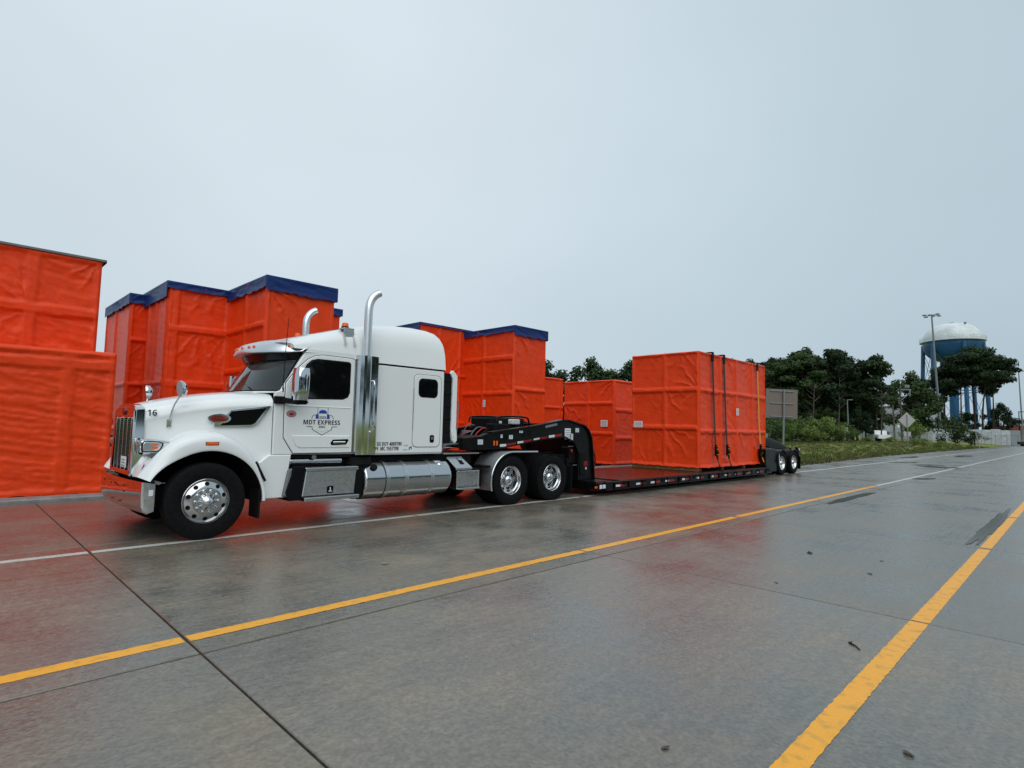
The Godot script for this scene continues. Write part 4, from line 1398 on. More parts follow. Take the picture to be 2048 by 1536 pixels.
		mb.tube(curve([Vector3(5.02, 1.3, s * 1.165), Vector3(5.02, 2.4, s * 1.165), Vector3(5.02, 3.45, s * 1.165), Vector3(5.03, 3.60, s * 1.165), Vector3(5.075, 3.72, s * 1.165), Vector3(5.15, 3.795, s * 1.165), Vector3(5.215, 3.83, s * 1.165)], 40), 0.068, 22, false)
		tp("pipe", mb, M.satin_aluminium, ex, 60)
		mb = MB.new()
		mb.lathe([[0.001, 0], [0.062, 0], [0.062, 0.02]], Vector3(5.20, 3.82, s * 1.165), Vector3(0.88, 0.47, 0).normalized(), 18)
		tp("pipe_mouth", mb, M.black_plastic, ex)
		mb = MB.new()
		var sh := []
		for y in [1.09, 2.73]:
			sh.append([Vector3(4.86, y, s * 1.10), Vector3(4.86, y, s * 1.19), Vector3(4.885, y, s * 1.215), Vector3(4.95, y, s * 1.22), Vector3(4.985, y, s * 1.245), Vector3(5.05, y, s * 1.248), Vector3(5.08, y, s * 1.225), Vector3(5.22, y, s * 1.215), Vector3(5.245, y, s * 1.19), Vector3(5.245, y, s * 1.10)])
		mb.loft(sh, false)
		tp("stack_shield", mb, M.chrome, ex, 25)
		mb = MB.new()
		mb.tube(curve([Vector3(5.12, 2.32, s * 1.215), Vector3(5.12, 2.30, s * 1.265), Vector3(5.12, 2.20, s * 1.275), Vector3(5.12, 1.58, s * 1.275), Vector3(5.12, 1.48, s * 1.265), Vector3(5.12, 1.46, s * 1.215)], 24), 0.014, 8)
		tp("grab_handle", mb, M.chrome, ex)
		mb = MB.new()
		for y in [1.2, 1.55, 1.95, 2.4, 2.65]: mb.lathe([[0.009, 0], [0.009, 0.006], [0.001, 0.008]], Vector3(5.19, y, s * 1.217), Vector3(0, 0, s), 8)
		tp("rivets", mb, M.black_plastic, ex).set_meta("kind", "stuff")
		# ribbed strip between door and shield
		mb = MB.new()
		mb.box(Vector3(4.852, 1.90, s * 1.105), Vector3(0.016, 1.55, 0.02), 0.004)
		tp("door_strip", mb, M.chrome, t)
	# ---- sleeper door and window on the near side
	for s in [1.0, -1.0]:
		var sd := Node3D.new()
		sd.name = "sleeper_door"
		t.add_child(sd, true)
		var rounded := func(x0: float, x1: float, y0: float, y1: float, r: float) -> Array:
			var o := []
			for c in [[x1 - r, y1 - r, 0.0], [x0 + r, y1 - r, 0.25], [x0 + r, y0 + r, 0.5], [x1 - r, y0 + r, 0.75]]:
				for k in 7: o.append(Vector2(c[0] + cos(TAU * (c[2] + k / 24.0)) * r, c[1] + sin(TAU * (c[2] + k / 24.0)) * r))
			return o
		mb = MB.new(); mb.prism(rounded.call(6.035, 6.665, 1.195, 2.525, 0.10), s * 1.095, s * 1.1015)
		tp("door_gap", mb, M.black_plastic, sd)
		mb = MB.new(); mb.prism(rounded.call(6.043, 6.657, 1.203, 2.517, 0.095), s * 1.095, s * 1.110, 0.007)
		tp("door_panel", mb, M.white_paint, sd)
		mb = MB.new(); mb.prism(rounded.call(6.135, 6.575, 2.10, 2.45, 0.09), s * 1.106, s * 1.114, 0.003)
		tp("window_rubber", mb, M.black_plastic, sd)
		mb = MB.new(); mb.prism(rounded.call(6.155, 6.555, 2.12, 2.43, 0.075), s * 1.11, s * 1.1165)
		tp("sleeper_window", mb, M.tinted_glass, sd)
		mb = MB.new(); mb.prism(rounded.call(6.42, 6.52, 1.28, 1.42, 0.03), s * 1.106, s * 1.113)
		tp("latch_recess", mb, M.black_gloss, sd)
		mb = MB.new(); mb.box(Vector3(6.47, 1.36, s * 1.116), Vector3(0.045, 0.05, 0.008), 0.002)
		tp("latch", mb, M.grey_hose, sd)
		mb = MB.new(); mb.box(Vector3(6.036, 1.9, s * 1.106), Vector3(0.018, 0.75, 0.016), 0.004)
		tp("hinge", mb, M.brushed_aluminium, sd)
		# fairing behind the sleeper
		mb = MB.new()
		mb.prism([Vector2(6.93, 2.655), Vector2(6.97, 2.655), Vector2(7.07, 2.56), Vector2(7.07, 1.55), Vector2(7.09, 1.48), Vector2(7.10, 1.32), Vector2(7.05, 1.26), Vector2(6.98, 1.33), Vector2(6.95, 1.5), Vector2(6.965, 2.50), Vector2(6.90, 2.6)], s * 1.03, s * 1.085, 0.012)
		tp("side_fairing", mb, M.white_paint, t)
		mb = MB.new()
		mb.box(Vector3(6.855, 1.93, s * 1.03), Vector3(0.20, 1.34, 0.02))
		for k in 5: mb.box(Vector3(6.86, 1.5 + k * 0.24, s * 1.045), Vector3(0.18, 0.05, 0.02), 0.006)
		tp("fairing_gap", mb, M.black_plastic, t)
		mb = MB.new()
		mb.tube(curve([Vector3(7.06, 2.08, s * 1.05), Vector3(7.12, 2.06, s * 1.05), Vector3(7.13, 1.98, s * 1.05), Vector3(7.11, 1.55, s * 1.05), Vector3(7.07, 1.42, s * 1.05), Vector3(7.0, 1.38, s * 1.08)], 18), 0.012, 8)
		tp("fairing_handle", mb, M.galvanised, t)
	# aerial
	mb = MB.new()
	mb.tube([Vector3(3.66, 2.07, 1.09), Vector3(3.665, 2.6, 1.10), Vector3(3.69, 3.19, 1.10)], [0.007, 0.006, 0.004], 6)
	mb.lathe([[0.014, 0.0], [0.014, 0.06], [0.006, 0.08]], Vector3(3.66, 2.05, 1.09), Vector3.UP, 8)
	tp("aerial", mb, M.black_plastic, t)
	# numbers on the sleeper
	var z := 1.1025
	words("US DOT 4089780", 0.062, Vector3(5.315 - 6, 1.209, z), M.decal_black, t, true, "Droid Sans", HORIZONTAL_ALIGNMENT_LEFT, 0.77)
	words("MC 1557708", 0.062, Vector3(5.385 - 6, 1.129, z), M.decal_black, t, true, "Droid Sans", HORIZONTAL_ALIGNMENT_LEFT, 0.77)
	for e in [[5.315, 1.175, "decal_red"], [6.005, 1.182, "decal_blue"]]:
		mb = MB.new()
		mb.prism([Vector2(e[0] - 0.03, e[1] - 0.03), Vector2(e[0] - 0.03, e[1] + 0.01), Vector2(e[0] - 0.005, e[1] + 0.032), Vector2(e[0] + 0.03, e[1] + 0.032), Vector2(e[0] + 0.03, e[1] - 0.02), Vector2(e[0] + 0.012, e[1] - 0.02), Vector2(e[0] + 0.012, e[1] + 0.01), Vector2(e[0] - 0.012, e[1] + 0.01), Vector2(e[0] - 0.012, e[1] - 0.03)], 1.1, 1.103)
		tp("sticker", mb, M[e[2]], t)
	mb = MB.new()
	for e in [[5.91, 1.24], [5.91, 1.225], [5.90, 1.165], [5.90, 1.15]]: mb.box(Vector3(e[0], e[1], 1.101), Vector3(0.09, 0.007, 0.003))
	tp("small_print", mb, M.decal_grey, t)

func door_print(door: Node3D):
	# the company's sign: a truck front over its name and a shield with stars
	var z := 1.1155
	var n := Node3D.new()
	n.name = "company_sign"
	door.add_child(n)
	words("MDT EXPRESS", 0.070, Vector3(4.30 - 6, 1.546, z), M.decal_black, n, true, "Droid Sans", HORIZONTAL_ALIGNMENT_CENTER, 1.0)
	words("INC", 0.036, Vector3(4.305 - 6, 1.504, z), M.decal_black, n, true, "Droid Sans", HORIZONTAL_ALIGNMENT_CENTER, 1.3)
	var mb := MB.new()
	var line := func(pts: Array, w: float):
		for i in pts.size() - 1:
			var a: Vector2 = pts[i]
			var b: Vector2 = pts[i + 1]
			mb.bar(Vector3(a.x, a.y, z), Vector3(b.x, b.y, z), w, 0.003, Vector3.UP)
	line.call([Vector2(4.05, 1.538), Vector2(4.14, 1.538), Vector2(4.14, 1.495), Vector2(4.305, 1.405), Vector2(4.47, 1.495), Vector2(4.47, 1.538), Vector2(4.56, 1.538)], 0.008)
	line.call([Vector2(4.127, 1.655), Vector2(4.14, 1.705), Vector2(4.185, 1.725)], 0.007)
	line.call([Vector2(4.49, 1.655), Vector2(4.477, 1.705), Vector2(4.43, 1.725)], 0.007)
	tp("sign_outline", mb, M.decal_black, n)
	mb = MB.new()
	for k in 7: mb.lathe([[0.008 if k == 3 else 0.005, 0.0], [0.001, 0.002]], Vector3(4.215 + 0.03 * k, 1.487 - 0.010 * (3 - absi(3 - k)), z), Vector3(0, 0, 1), 5)
	tp("sign_stars", mb, M.decal_black, n)
	mb = MB.new()
	mb.prism([Vector2(4.235, 1.745), Vector2(4.25, 1.785), Vector2(4.28, 1.80), Vector2(4.335, 1.80), Vector2(4.365, 1.785), Vector2(4.38, 1.745)], 1.113, z + 0.001)
	mb.prism([Vector2(4.19, 1.66), Vector2(4.19, 1.72), Vector2(4.215, 1.74), Vector2(4.235, 1.735), Vector2(4.24, 1.66)], 1.113, z + 0.001)
	mb.prism([Vector2(4.425, 1.66), Vector2(4.425, 1.72), Vector2(4.40, 1.74), Vector2(4.38, 1.735), Vector2(4.375, 1.66)], 1.113, z + 0.001)
	for x in [4.222, 4.393]: mb.box(Vector3(x, 1.775, z - 0.001), Vector3(0.007, 0.14, 0.003))
	tp("sign_truck", mb, M.decal_blue, n)
	mb = MB.new()
	mb.box(Vector3(4.307, 1.683, z - 0.001), Vector3(0.115, 0.045, 0.003))
	tp("sign_grille", mb, M.decal_grey, n)
	# round red sticker
	mb = MB.new()
	var ov := []
	var ov2 := []
	for k in 24:
		ov.append(Vector2(3.80 + cos(TAU * k / 24) * 0.078, 1.725 + sin(TAU * k / 24) * 0.052))
		ov2.append(Vector2(3.80 + cos(TAU * k / 24) * 0.066, 1.725 + sin(TAU * k / 24) * 0.042))
	mb.prism(ov, 1.11, 1.1155)
	var st := tp("oval_sticker", mb, M.decal_red, door)
	mb = MB.new(); mb.prism(ov2, 1.112, 1.117)
	tp("sticker_field", mb, M.decal_grey, st)
	mb = MB.new()
	mb.prism([Vector2(3.755, 1.735), Vector2(3.80, 1.745), Vector2(3.845, 1.74), Vector2(3.84, 1.715), Vector2(3.825, 1.70), Vector2(3.79, 1.695), Vector2(3.762, 1.705)], 1.113, 1.1185)
	tp("sticker_map", mb, M.decal_red, st)

func build_truck_side(t: Node3D):
	var mb := MB.new()
	for s in [1.0, -1.0]:
		# white skirt behind the front wheel
		mb = MB.new()
		mb.prism([Vector2(3.36, 1.0), Vector2(3.49, 1.105), Vector2(3.83, 1.105), Vector2(3.75, 0.47), Vector2(3.42, 0.47)], s * 1.05, s * 1.115, 0.012)
		tp("cowl_skirt", mb, M.white_paint, t)
	# battery and tool box with steps, near side
	var bx := Node3D.new()
	bx.name = "step_box"
	t.add_child(bx)
	mb = MB.new()
	mb.prism([Vector2(3.86, 0.93), Vector2(4.88, 0.90), Vector2(4.88, 0.42), Vector2(3.80, 0.42), Vector2(3.74, 0.55)], 0.55, 1.19, 0.01)
	tp("box_body", mb, M.chassis_black, bx)
	mb = MB.new()
	mb.prism([Vector2(4.02, 0.86), Vector2(4.87, 0.86), Vector2(4.84, 0.48), Vector2(3.97, 0.48)], 1.18, 1.245, 0.01)
	tp("box_lid", mb, M.brushed_aluminium, bx)
	mb = MB.new()
	mb.box(Vector3(4.45, 0.885, 1.20), Vector3(0.88, 0.05, 0.14), 0.008)
	mb.box(Vector3(4.43, 0.44, 1.255), Vector3(0.92, 0.055, 0.16), 0.008)
	tp("step_tread", mb, M.polished_aluminium, bx)
	mb = MB.new()
	for k in 30:
		mb.box(Vector3(3.99 + k * 0.03, 0.469, 1.255), Vector3(0.012, 0.006, 0.12))
		mb.box(Vector3(4.03 + k * 0.029, 0.912, 1.20), Vector3(0.012, 0.006, 0.10))
	tp("step_teeth", mb, M.brushed_aluminium, bx)
	mb = MB.new()
	mb.prism([Vector2(4.37, 0.51), Vector2(4.365, 0.60), Vector2(4.385, 0.62), Vector2(4.465, 0.62), Vector2(4.475, 0.60), Vector2(4.465, 0.51)], 1.24, 1.249)
	tp("box_latch", mb, M.black_gloss, bx)
	mb = MB.new()
	mb.box(Vector3(4.42, 0.57, 1.251), Vector3(0.014, 0.06, 0.006)); mb.box(Vector3(4.42, 0.54, 1.251), Vector3(0.05, 0.014, 0.006))
	tp("latch_mark", mb, M.paper_white, bx)
	mb = MB.new()
	mb.lathe([[0.001, 0], [0.09, 0.0], [0.10, 0.02], [0.10, 0.85], [0.09, 0.87], [0.001, 0.87]], Vector3(3.86, 0.985, 0.93), Vector3(1, 0, 0), 20)
	tp("air_tank", mb, M.polished_aluminium, bx)
	mb = MB.new()
	mb.prism([Vector2(3.84, 0.90), Vector2(3.84, 0.45), Vector2(3.71, 0.50), Vector2(3.78, 0.88)], 0.7, 1.17, 0.02)
	tp("box_end", mb, M.grey_hose, bx)
	mb = MB.new()
	for k in 5: mb.lathe([[0.015, 0], [0.015, 0.05], [0.001, 0.05]], Vector3(3.95 + 0.15 * k, 1.05, 0.98), Vector3.UP, 8)
	mb.box(Vector3(4.22, 1.06, 1.06), Vector3(0.07, 0.06, 0.03), 0.006)
	tp("valve_caps", mb, M.galvanised, bx)
	mb = MB.new()
	mb.box(Vector3(4.95, 0.66, 0.85), Vector3(0.22, 0.58, 0.6), 0.03)
	mb.lathe([[0.22, 0.0], [0.24, 0.12], [0.16, 0.22]], Vector3(5.05, 1.05, 0.95), Vector3(0, -1, 0), 16)
	tp("exhaust_treatment", mb, M.black_plastic, t)
	# fuel tanks
	for s in [1.0, -1.0]:
		var ft := Node3D.new()
		ft.name = "fuel_tank"
		t.add_child(ft, true)
		mb = MB.new()
		var c := Vector3(5.03, 0.645, s * 0.92)
		mb.lathe([[0.001, -0.01], [0.2, -0.005], [0.29, 0.02], [0.315, 0.05], [0.318, 0.06], [0.318, 1.80], [0.312, 1.83], [0.28, 1.87], [0.2, 1.89], [0.001, 1.90]], c, Vector3(1, 0, 0), 56)
		tp("tank_shell", mb, M.polished_aluminium, ft, 40)
		mb = MB.new()
		for x in [0.42, 0.80, 1.36]:
			mb.lathe([[0.319, x], [0.326, x + 0.004], [0.326, x + 0.075], [0.319, x + 0.079]], c, Vector3(1, 0, 0), 56)
		tp("tank_straps", mb, M.brushed_aluminium, ft, 30)
		mb = MB.new()
		mb.lathe([[0.3185, 0.405], [0.3215, 0.406], [0.3215, 0.416], [0.3185, 0.417]], c, Vector3(1, 0, 0), 56)
		tp("tank_seam", mb, M.black_plastic, ft)
		mb = MB.new()
		mb.lathe([[0.05, 0.0], [0.058, 0.01], [0.058, 0.045], [0.045, 0.055], [0.001, 0.058]], Vector3(5.24, 0.64, s * 0.92) + Vector3(0, 0.215, s * 0.225), Vector3(0, 0.7, s * 0.72).normalized(), 18)
		tp("filler_cap", mb, M.black_plastic, ft)
		mb = MB.new()
		mb.lathe([[0.05, 0.0], [0.05, 0.015], [0.03, 0.03], [0.001, 0.03]], Vector3(6.66, 0.64, s * 0.92) + Vector3(0, 0.24, s * 0.20), Vector3(0, 0.75, s * 0.65).normalized(), 18)
		tp("filler_neck", mb, M.chrome, ft)
		# steps behind the tank
		var sp := Node3D.new()
		sp.name = "side_step"
		t.add_child(sp, true)
		mb = MB.new()
		mb.prism([Vector2(6.94, 1.0), Vector2(7.30, 1.0), Vector2(7.30, 0.955), Vector2(6.94, 0.955)], s * 0.45, s * 1.0, 0.006)
		# slanted lid
		mb.loft([[Vector3(6.93, 0.99, s * 0.98), Vector3(7.30, 0.99, s * 0.98)], [Vector3(6.99, 0.80, s * 1.20), Vector3(7.40, 0.80, s * 1.20)], [Vector3(6.99, 0.765, s * 1.20), Vector3(7.40, 0.765, s * 1.20)]])
		tp("step_lid", mb, M.brushed_aluminium, sp)
		mb = MB.new()
		mb.box(Vector3(7.28, 0.735, s * 1.14), Vector3(0.54, 0.03, 0.22), 0.006)
		mb.box(Vector3(7.30, 0.41, s * 1.14), Vector3(0.54, 0.03, 0.22), 0.006)
		mb.box(Vector3(7.02, 0.57, s * 1.12), Vector3(0.03, 0.33, 0.2), 0.005)
		mb.box(Vector3(7.56, 0.57, s * 1.12), Vector3(0.03, 0.33, 0.2), 0.005)
		tp("step_frame", mb, M.polished_aluminium, sp)
		mb = MB.new()
		mb.box(Vector3(7.29, 0.57, s * 1.05), Vector3(0.52, 0.30, 0.02))
		for k in 18: mb.box(Vector3(7.05 + 0.028 * k, 0.43, s * 1.15), Vector3(0.01, 0.008, 0.16))
		tp("step_back", mb, M.brushed_aluminium, sp)
		mb = MB.new()
		mb.prism([Vector2(7.13, 0.87), Vector2(7.15, 0.94), Vector2(7.24, 0.94), Vector2(7.23, 0.87)], 0.0, 0.004)
		mb.box(Vector3(7.165, 0.96, 0.002), Vector3(0.015, 0.03, 0.004))
		for i in mb.v.size():
			var p := mb.v[i]
			mb.v[i] = Vector3(p.x + (0.97 - p.y) * 0.35, p.y, s * (0.985 + (0.99 - p.y) * 1.16 + p.z))
		tp("lid_latch", mb, M.black_plastic, sp)
		# quarter fender over the drive wheels
		mb = MB.new()
		var rr := []
		var arc := []
		for k in 19:
			var a := lerpf(PI * 1.09, PI * 0.5, k / 18.0)
			arc.append(Vector2(8.46 + cos(a) * 0.595, 0.49 + sin(a) * 0.595))
		arc.append(Vector2(9.22, 1.083))
		for p in arc: rr.append([Vector3(p.x, p.y, s * 0.62), Vector3(p.x, p.y, s * 1.25)])
		mb.loft(rr)
		var qf := tp("quarter_fender", mb, M.fender_aluminium, t, 50)
		mb = MB.new()
		var lip := []
		for p in arc: lip.append(Vector3(p.x, p.y, s * 1.25))
		mb.tube(lip, 0.022, 8)
		tp("fender_lip", mb, M.chrome, qf, 60)
		mb = MB.new()
		mb.box(Vector3(7.80, 0.80, s * 1.0), Vector3(0.20, 0.05, 0.40), 0.012)
		mb.box(Vector3(7.74, 0.56, s * 0.90), Vector3(0.10, 0.34, 0.30), 0.01)
		tp("fender_bracket", mb, M.chassis_black, qf)
	# deck plate, hose rail and lines behind the sleeper
	mb = MB.new()
	mb.box(Vector3(7.55, 1.045, 0), Vector3(1.35, 0.02, 1.2), 0.004)
	mb.box(Vector3(7.3, 1.06, 0.8), Vector3(0.9, 0.02, 0.4), 0.004)
	tp("deck_plate", mb, M.brushed_aluminium, t)
	mb = MB.new()
	mb.tube(curve([Vector3(6.9, 1.12, 0.85), Vector3(7.05, 1.22, 0.8), Vector3(7.5, 1.24, 0.7), Vector3(7.95, 1.22, 0.6)], 16), 0.02, 8)
	tp("hose_rail", mb, M.galvanised, t)
	for k in 4:
		mb = MB.new()
		var o := 0.09 * k
		mb.tube(curve([Vector3(6.8, 1.75 - 0.05 * k, 0.2 + o), Vector3(7.05, 1.30 - 0.04 * k, 0.35 + o), Vector3(7.5, 1.22 + 0.05 * k, 0.4 + o * 0.8), Vector3(7.75, 1.42 + 0.03 * k, 0.45), Vector3(8.0, 1.50, 0.5 - o)], 24), 0.014, 7)
		tp("air_line", mb, [M.grey_hose, M.red_hose, M.grey_hose, M.black_plastic][k], t)
	# fifth wheel coupling
	mb = MB.new()
	mb.box(Vector3(9.1, 1.06, 0), Vector3(0.95, 0.09, 0.95), 0.03)
	mb.box(Vector3(9.1, 0.98, 0), Vector3(0.5, 0.12, 0.8), 0.02)
	tp("fifth_wheel", mb, M.chassis_black, t)
	for s in [1.0, -1.0]:
		mb = MB.new()
		mb.box(Vector3(10.42, 0.42, s * 0.95), Vector3(0.02, 0.62, 0.6), 0.004)
		tp("rear_mud_flap", mb, M.black_plastic, t)
	mb = MB.new()
	mb.box(Vector3(10.62, 0.85, 0), Vector3(0.14, 0.24, 1.6), 0.02)
	tp("tail_beam", mb, M.chassis_black, t)

# ------------------------------------------------------------------ the lowboy trailer
const RO := Vector3(16.5, 0.0, 0.0)

func rp(called: String, mb: MB, m: Material, parent: Node, crease := 38.0) -> MeshInstance3D:
	return part(called, mb, m, parent, RO, crease)

func build_trailer():
	var t := thing("lowboy_trailer", Vector3(16.5, 0, TRUCK_Z), "black lowboy trailer with arched front neck, dark low deck and red and white tape", "trailer")
	var neck := Node3D.new()
	neck.name = "gooseneck"
	t.add_child(neck)
	var mb := MB.new()
	var outline := [Vector2(8.12, 1.475), Vector2(9.5, 1.635), Vector2(10.42, 1.785), Vector2(10.66, 1.79), Vector2(11.28, 1.675), Vector2(11.45, 1.56), Vector2(11.56, 1.36), Vector2(11.60, 1.1), Vector2(11.68, 0.35), Vector2(11.02, 0.35), Vector2(11.05, 1.0), Vector2(10.86, 1.28), Vector2(10.49, 1.40), Vector2(9.68, 1.335), Vector2(8.41, 1.15), Vector2(7.42, 1.13), Vector2(7.42, 1.36), Vector2(7.9, 1.40)]
	for s in [1.0, -1.0]:
		mb = MB.new()
		mb.prism(outline, s * 0.78, s * 0.90, 0.008)
		rp("side_beam", mb, M.trailer_black, neck)
		mb = MB.new()
		# flanges along the top and the bottom of the beam
		var top := outline.slice(0, 9)
		var low := outline.slice(9, 16)
		for path in [top, low]:
			for i in path.size() - 1:
				mb.bar(Vector3(path[i].x, path[i].y, s * 0.86), Vector3(path[i + 1].x, path[i + 1].y, s * 0.86), 0.028, 0.20, Vector3.UP)
		rp("beam_flange", mb, M.trailer_black, neck)
		# round holes and stiffeners
		for x in [8.57, 9.12, 9.32]:
			mb = MB.new()
			mb.lathe([[0.062, 0.0], [0.058, 0.008], [0.045, 0.008], [0.042, 0.001], [0.001, 0.001]], Vector3(x, 1.37 + (x - 8.57) * 0.14, s * 0.90), Vector3(0, 0, s), 20)
			rp("lightening_hole", mb, M.black_gloss, neck)
	mb = MB.new()
	mb.box(Vector3(8.0, 1.27, 0), Vector3(1.15, 0.22, 1.5), 0.02)
	mb.box(Vector3(9.2, 1.34, 0), Vector3(1.3, 0.12, 1.56), 0.02)
	mb.box(Vector3(10.3, 1.58, 0), Vector3(0.5, 0.26, 1.56), 0.02)
	mb.box(Vector3(11.3, 1.0, 0), Vector3(0.5, 1.1, 1.56), 0.03)
	rp("neck_core", mb, M.trailer_black, neck)
	# engine and hydraulics on the neck
	mb = MB.new()
	mb.box(Vector3(9.35, 1.66, -0.15), Vector3(1.1, 0.3, 0.7), 0.03)
	mb.box(Vector3(8.9, 1.58, 0.35), Vector3(0.5, 0.18, 0.3), 0.02)
	rp("power_unit", mb, M.black_plastic, neck)
	mb = MB.new()
	mb.box(Vector3(9.46, 1.72, 0.28), Vector3(0.26, 0.12, 0.16), 0.02)
	mb.box(Vector3(9.0, 1.70, 0.3), Vector3(0.06, 0.06, 0.05), 0.01)
	rp("fluid_tank", mb, M.paper_white, neck)
	mb = MB.new()
	mb.tube(curve([Vector3(8.75, 1.70, 0.45), Vector3(8.78, 1.80, 0.45), Vector3(9.0, 1.835, 0.45), Vector3(9.55, 1.84, 0.45), Vector3(9.75, 1.80, 0.45), Vector3(9.80, 1.66, 0.45)], 22), 0.022, 8)
	mb.tube(curve([Vector3(8.75, 1.70, -0.5), Vector3(8.78, 1.80, -0.5), Vector3(9.0, 1.835, -0.5), Vector3(9.55, 1.84, -0.5), Vector3(9.75, 1.80, -0.5), Vector3(9.80, 1.66, -0.5)], 22), 0.022, 8)
	rp("guard_rail", mb, M.trailer_black, neck)
	for k in 5:
		mb = MB.new()
		mb.tube(curve([Vector3(8.2 + 0.05 * k, 1.40, 0.5 - 0.2 * k), Vector3(8.5, 1.52 + 0.03 * k, 0.4 - 0.15 * k), Vector3(8.9, 1.55, 0.3 - 0.1 * k), Vector3(9.3, 1.62, 0.2)], 18), 0.013, 6)
		rp("hydraulic_hose", mb, [M.black_plastic, M.red_hose, M.grey_hose, M.black_plastic, M.galvanised][k], neck)
	# the upright leg with its lock and hoses
	mb = MB.new()
	mb.box(Vector3(11.22, 0.75, 0.92), Vector3(0.20, 0.55, 0.05), 0.01)
	mb.box(Vector3(10.96, 0.95, 0.70), Vector3(0.28, 0.42, 0.3), 0.03)
	mb.box(Vector3(10.9, 0.62, 0.62), Vector3(0.22, 0.5, 0.4), 0.03)
	rp("neck_lock", mb, M.black_plastic, neck)
	mb = MB.new()
	mb.box(Vector3(10.86, 1.17, 0.87), Vector3(0.26, 0.02, 0.02)); mb.box(Vector3(11.0, 0.72, 0.9), Vector3(0.24, 0.02, 0.02))
	rp("steel_bars", mb, M.galvanised, neck)
	mb = MB.new()
	mb.lathe([[0.04, 0], [0.04, 0.02], [0.001, 0.028]], Vector3(10.84, 1.06, 0.88), Vector3(0, 0, 1), 14)
	for x in [11.27, 11.32, 11.37]: mb.box(Vector3(x, 0.74, 0.935), Vector3(0.028, 0.12, 0.03), 0.006)
	rp("red_lamps", mb, M.red_lens, neck)
	mb = MB.new()
	mb.box(Vector3(11.33, 0.63, 0.93), Vector3(0.09, 0.05, 0.008))
	rp("lock_tag", mb, M.paper_white, neck)
	for k in 3:
		mb = MB.new()
		mb.tube(curve([Vector3(11.50 - 0.03 * k, 1.15, 0.70), Vector3(11.72 + 0.03 * k, 1.02, 0.86), Vector3(11.80 - 0.02 * k, 0.72, 0.88), Vector3(11.70, 0.45, 0.80)], 16), 0.014, 7)
		rp("hydraulic_hose", mb, [M.black_plastic, M.red_hose, M.black_plastic][k], neck)
	# reflective tape on the neck, in pairs of white and red
	for e in [[8.42, 8.60, 8.90, 1.205, 1.212, 1.246], [8.95, 9.13, 9.42, 1.262, 1.278, 1.312], [9.47, 9.66, 9.92, 1.325, 1.348, 1.375], [9.98, 10.18, 10.44, 1.40, 1.418, 1.445]]:
		mb = MB.new(); mb.bar(Vector3(e[0], e[3], 0.904), Vector3(e[1], e[4], 0.904), 0.052, 0.006, Vector3.UP)
		rp("white_tape", mb, M.tape_white, neck)
		mb = MB.new(); mb.bar(Vector3(e[1], e[4], 0.904), Vector3(e[2], e[5], 0.904), 0.052, 0.006, Vector3.UP)
		rp("red_tape", mb, M.tape_red, neck)
	# plates and stickers
	for e in [[10.66, 1.47, 0.22, 0.26], [10.80, 1.38, 0.12, 0.18], [8.74, 1.385, 0.11, 0.085], [8.46, 1.40, 0.06, 0.07], [9.05, 1.50, 0.11, 0.05], [11.02, 1.56, 0.13, 0.10], [7.86, 1.28, 0.14, 0.10]]:
		mb = MB.new(); mb.box(Vector3(e[0], e[1], 0.907), Vector3(e[2], e[3], 0.008), 0.002)
		var pl := rp("sticker", mb, M.paper_white, neck)
		mb = MB.new()
		for k in 4: mb.box(Vector3(e[0] - 0.005 * (k % 2), e[1] + e[3] * (0.32 - 0.2 * k), 0.911), Vector3(e[2] * 0.72, e[3] * 0.07, 0.004))
		rp("print_line", mb, M.paper_print, pl)
	mb = MB.new(); mb.box(Vector3(10.06, 1.66, 0.905), Vector3(0.42, 0.055, 0.006), 0.0, Basis(Vector3(0, 0, 1), 0.16))
	rp("maker_plate", mb, M.paper_print, neck)
	for x in [8.25, 8.33]:
		mb = MB.new(); mb.box(Vector3(x, 1.255, 0.905), Vector3(0.04, 0.10, 0.02), 0.006)
		rp("amber_reflector", mb, M.amber_lens, neck)
	# ---- deck
	var deck := Node3D.new()
	deck.name = "deck"
	t.add_child(deck)
	for s in [1.0, -1.0]:
		mb = MB.new()
		# outer rail as a channel with flanges
		mb.box(Vector3(16.55, 0.322, s * 1.47), Vector3(10.3, 0.022, 0.11), 0.004)
		mb.box(Vector3(16.55, 0.235, s * 1.485), Vector3(10.3, 0.16, 0.014))
		mb.box(Vector3(16.55, 0.145, s * 1.47), Vector3(10.3, 0.020, 0.10), 0.004)
		rp("deck_rail", mb, M.trailer_black, deck)
		mb = MB.new()
		for k in 16: mb.box(Vector3(11.75 + 0.63 * k, 0.235, s * 1.50), Vector3(0.024, 0.15, 0.05), 0.004)
		rp("rail_stiffeners", mb, M.trailer_black, deck).set_meta("kind", "stuff")
		mb = MB.new()
		for k in 11:
			var x := 12.2 + 0.92 * k
			mb.tube(curve([Vector3(x - 0.05, 0.30, s * 1.49), Vector3(x - 0.05, 0.24, s * 1.53), Vector3(x, 0.215, s * 1.54), Vector3(x + 0.05, 0.24, s * 1.53), Vector3(x + 0.05, 0.30, s * 1.49)], 10), 0.011, 6)
		rp("tie_down_rings", mb, M.chassis_black, deck).set_meta("kind", "stuff")
	mb = MB.new()
	mb.box(Vector3(16.55, 0.22, 0), Vector3(10.2, 0.12, 2.8))
	for s in [0.45, -0.45]: mb.box(Vector3(16.55, 0.22, s), Vector3(10.2, 0.2, 0.2))
	rp("deck_frame", mb, M.trailer_black, deck)
	mb = MB.new()
	for k in 3: mb.box(Vector3(11.55 + 0.001, 0.30 + 0.012 * k, 0), Vector3(0.8 - 0.2 * k, 0.05, 2.9 - 0.1 * k), 0.01)
	mb.box(Vector3(11.28, 0.24, 0), Vector3(0.3, 0.22, 2.86), 0.03)
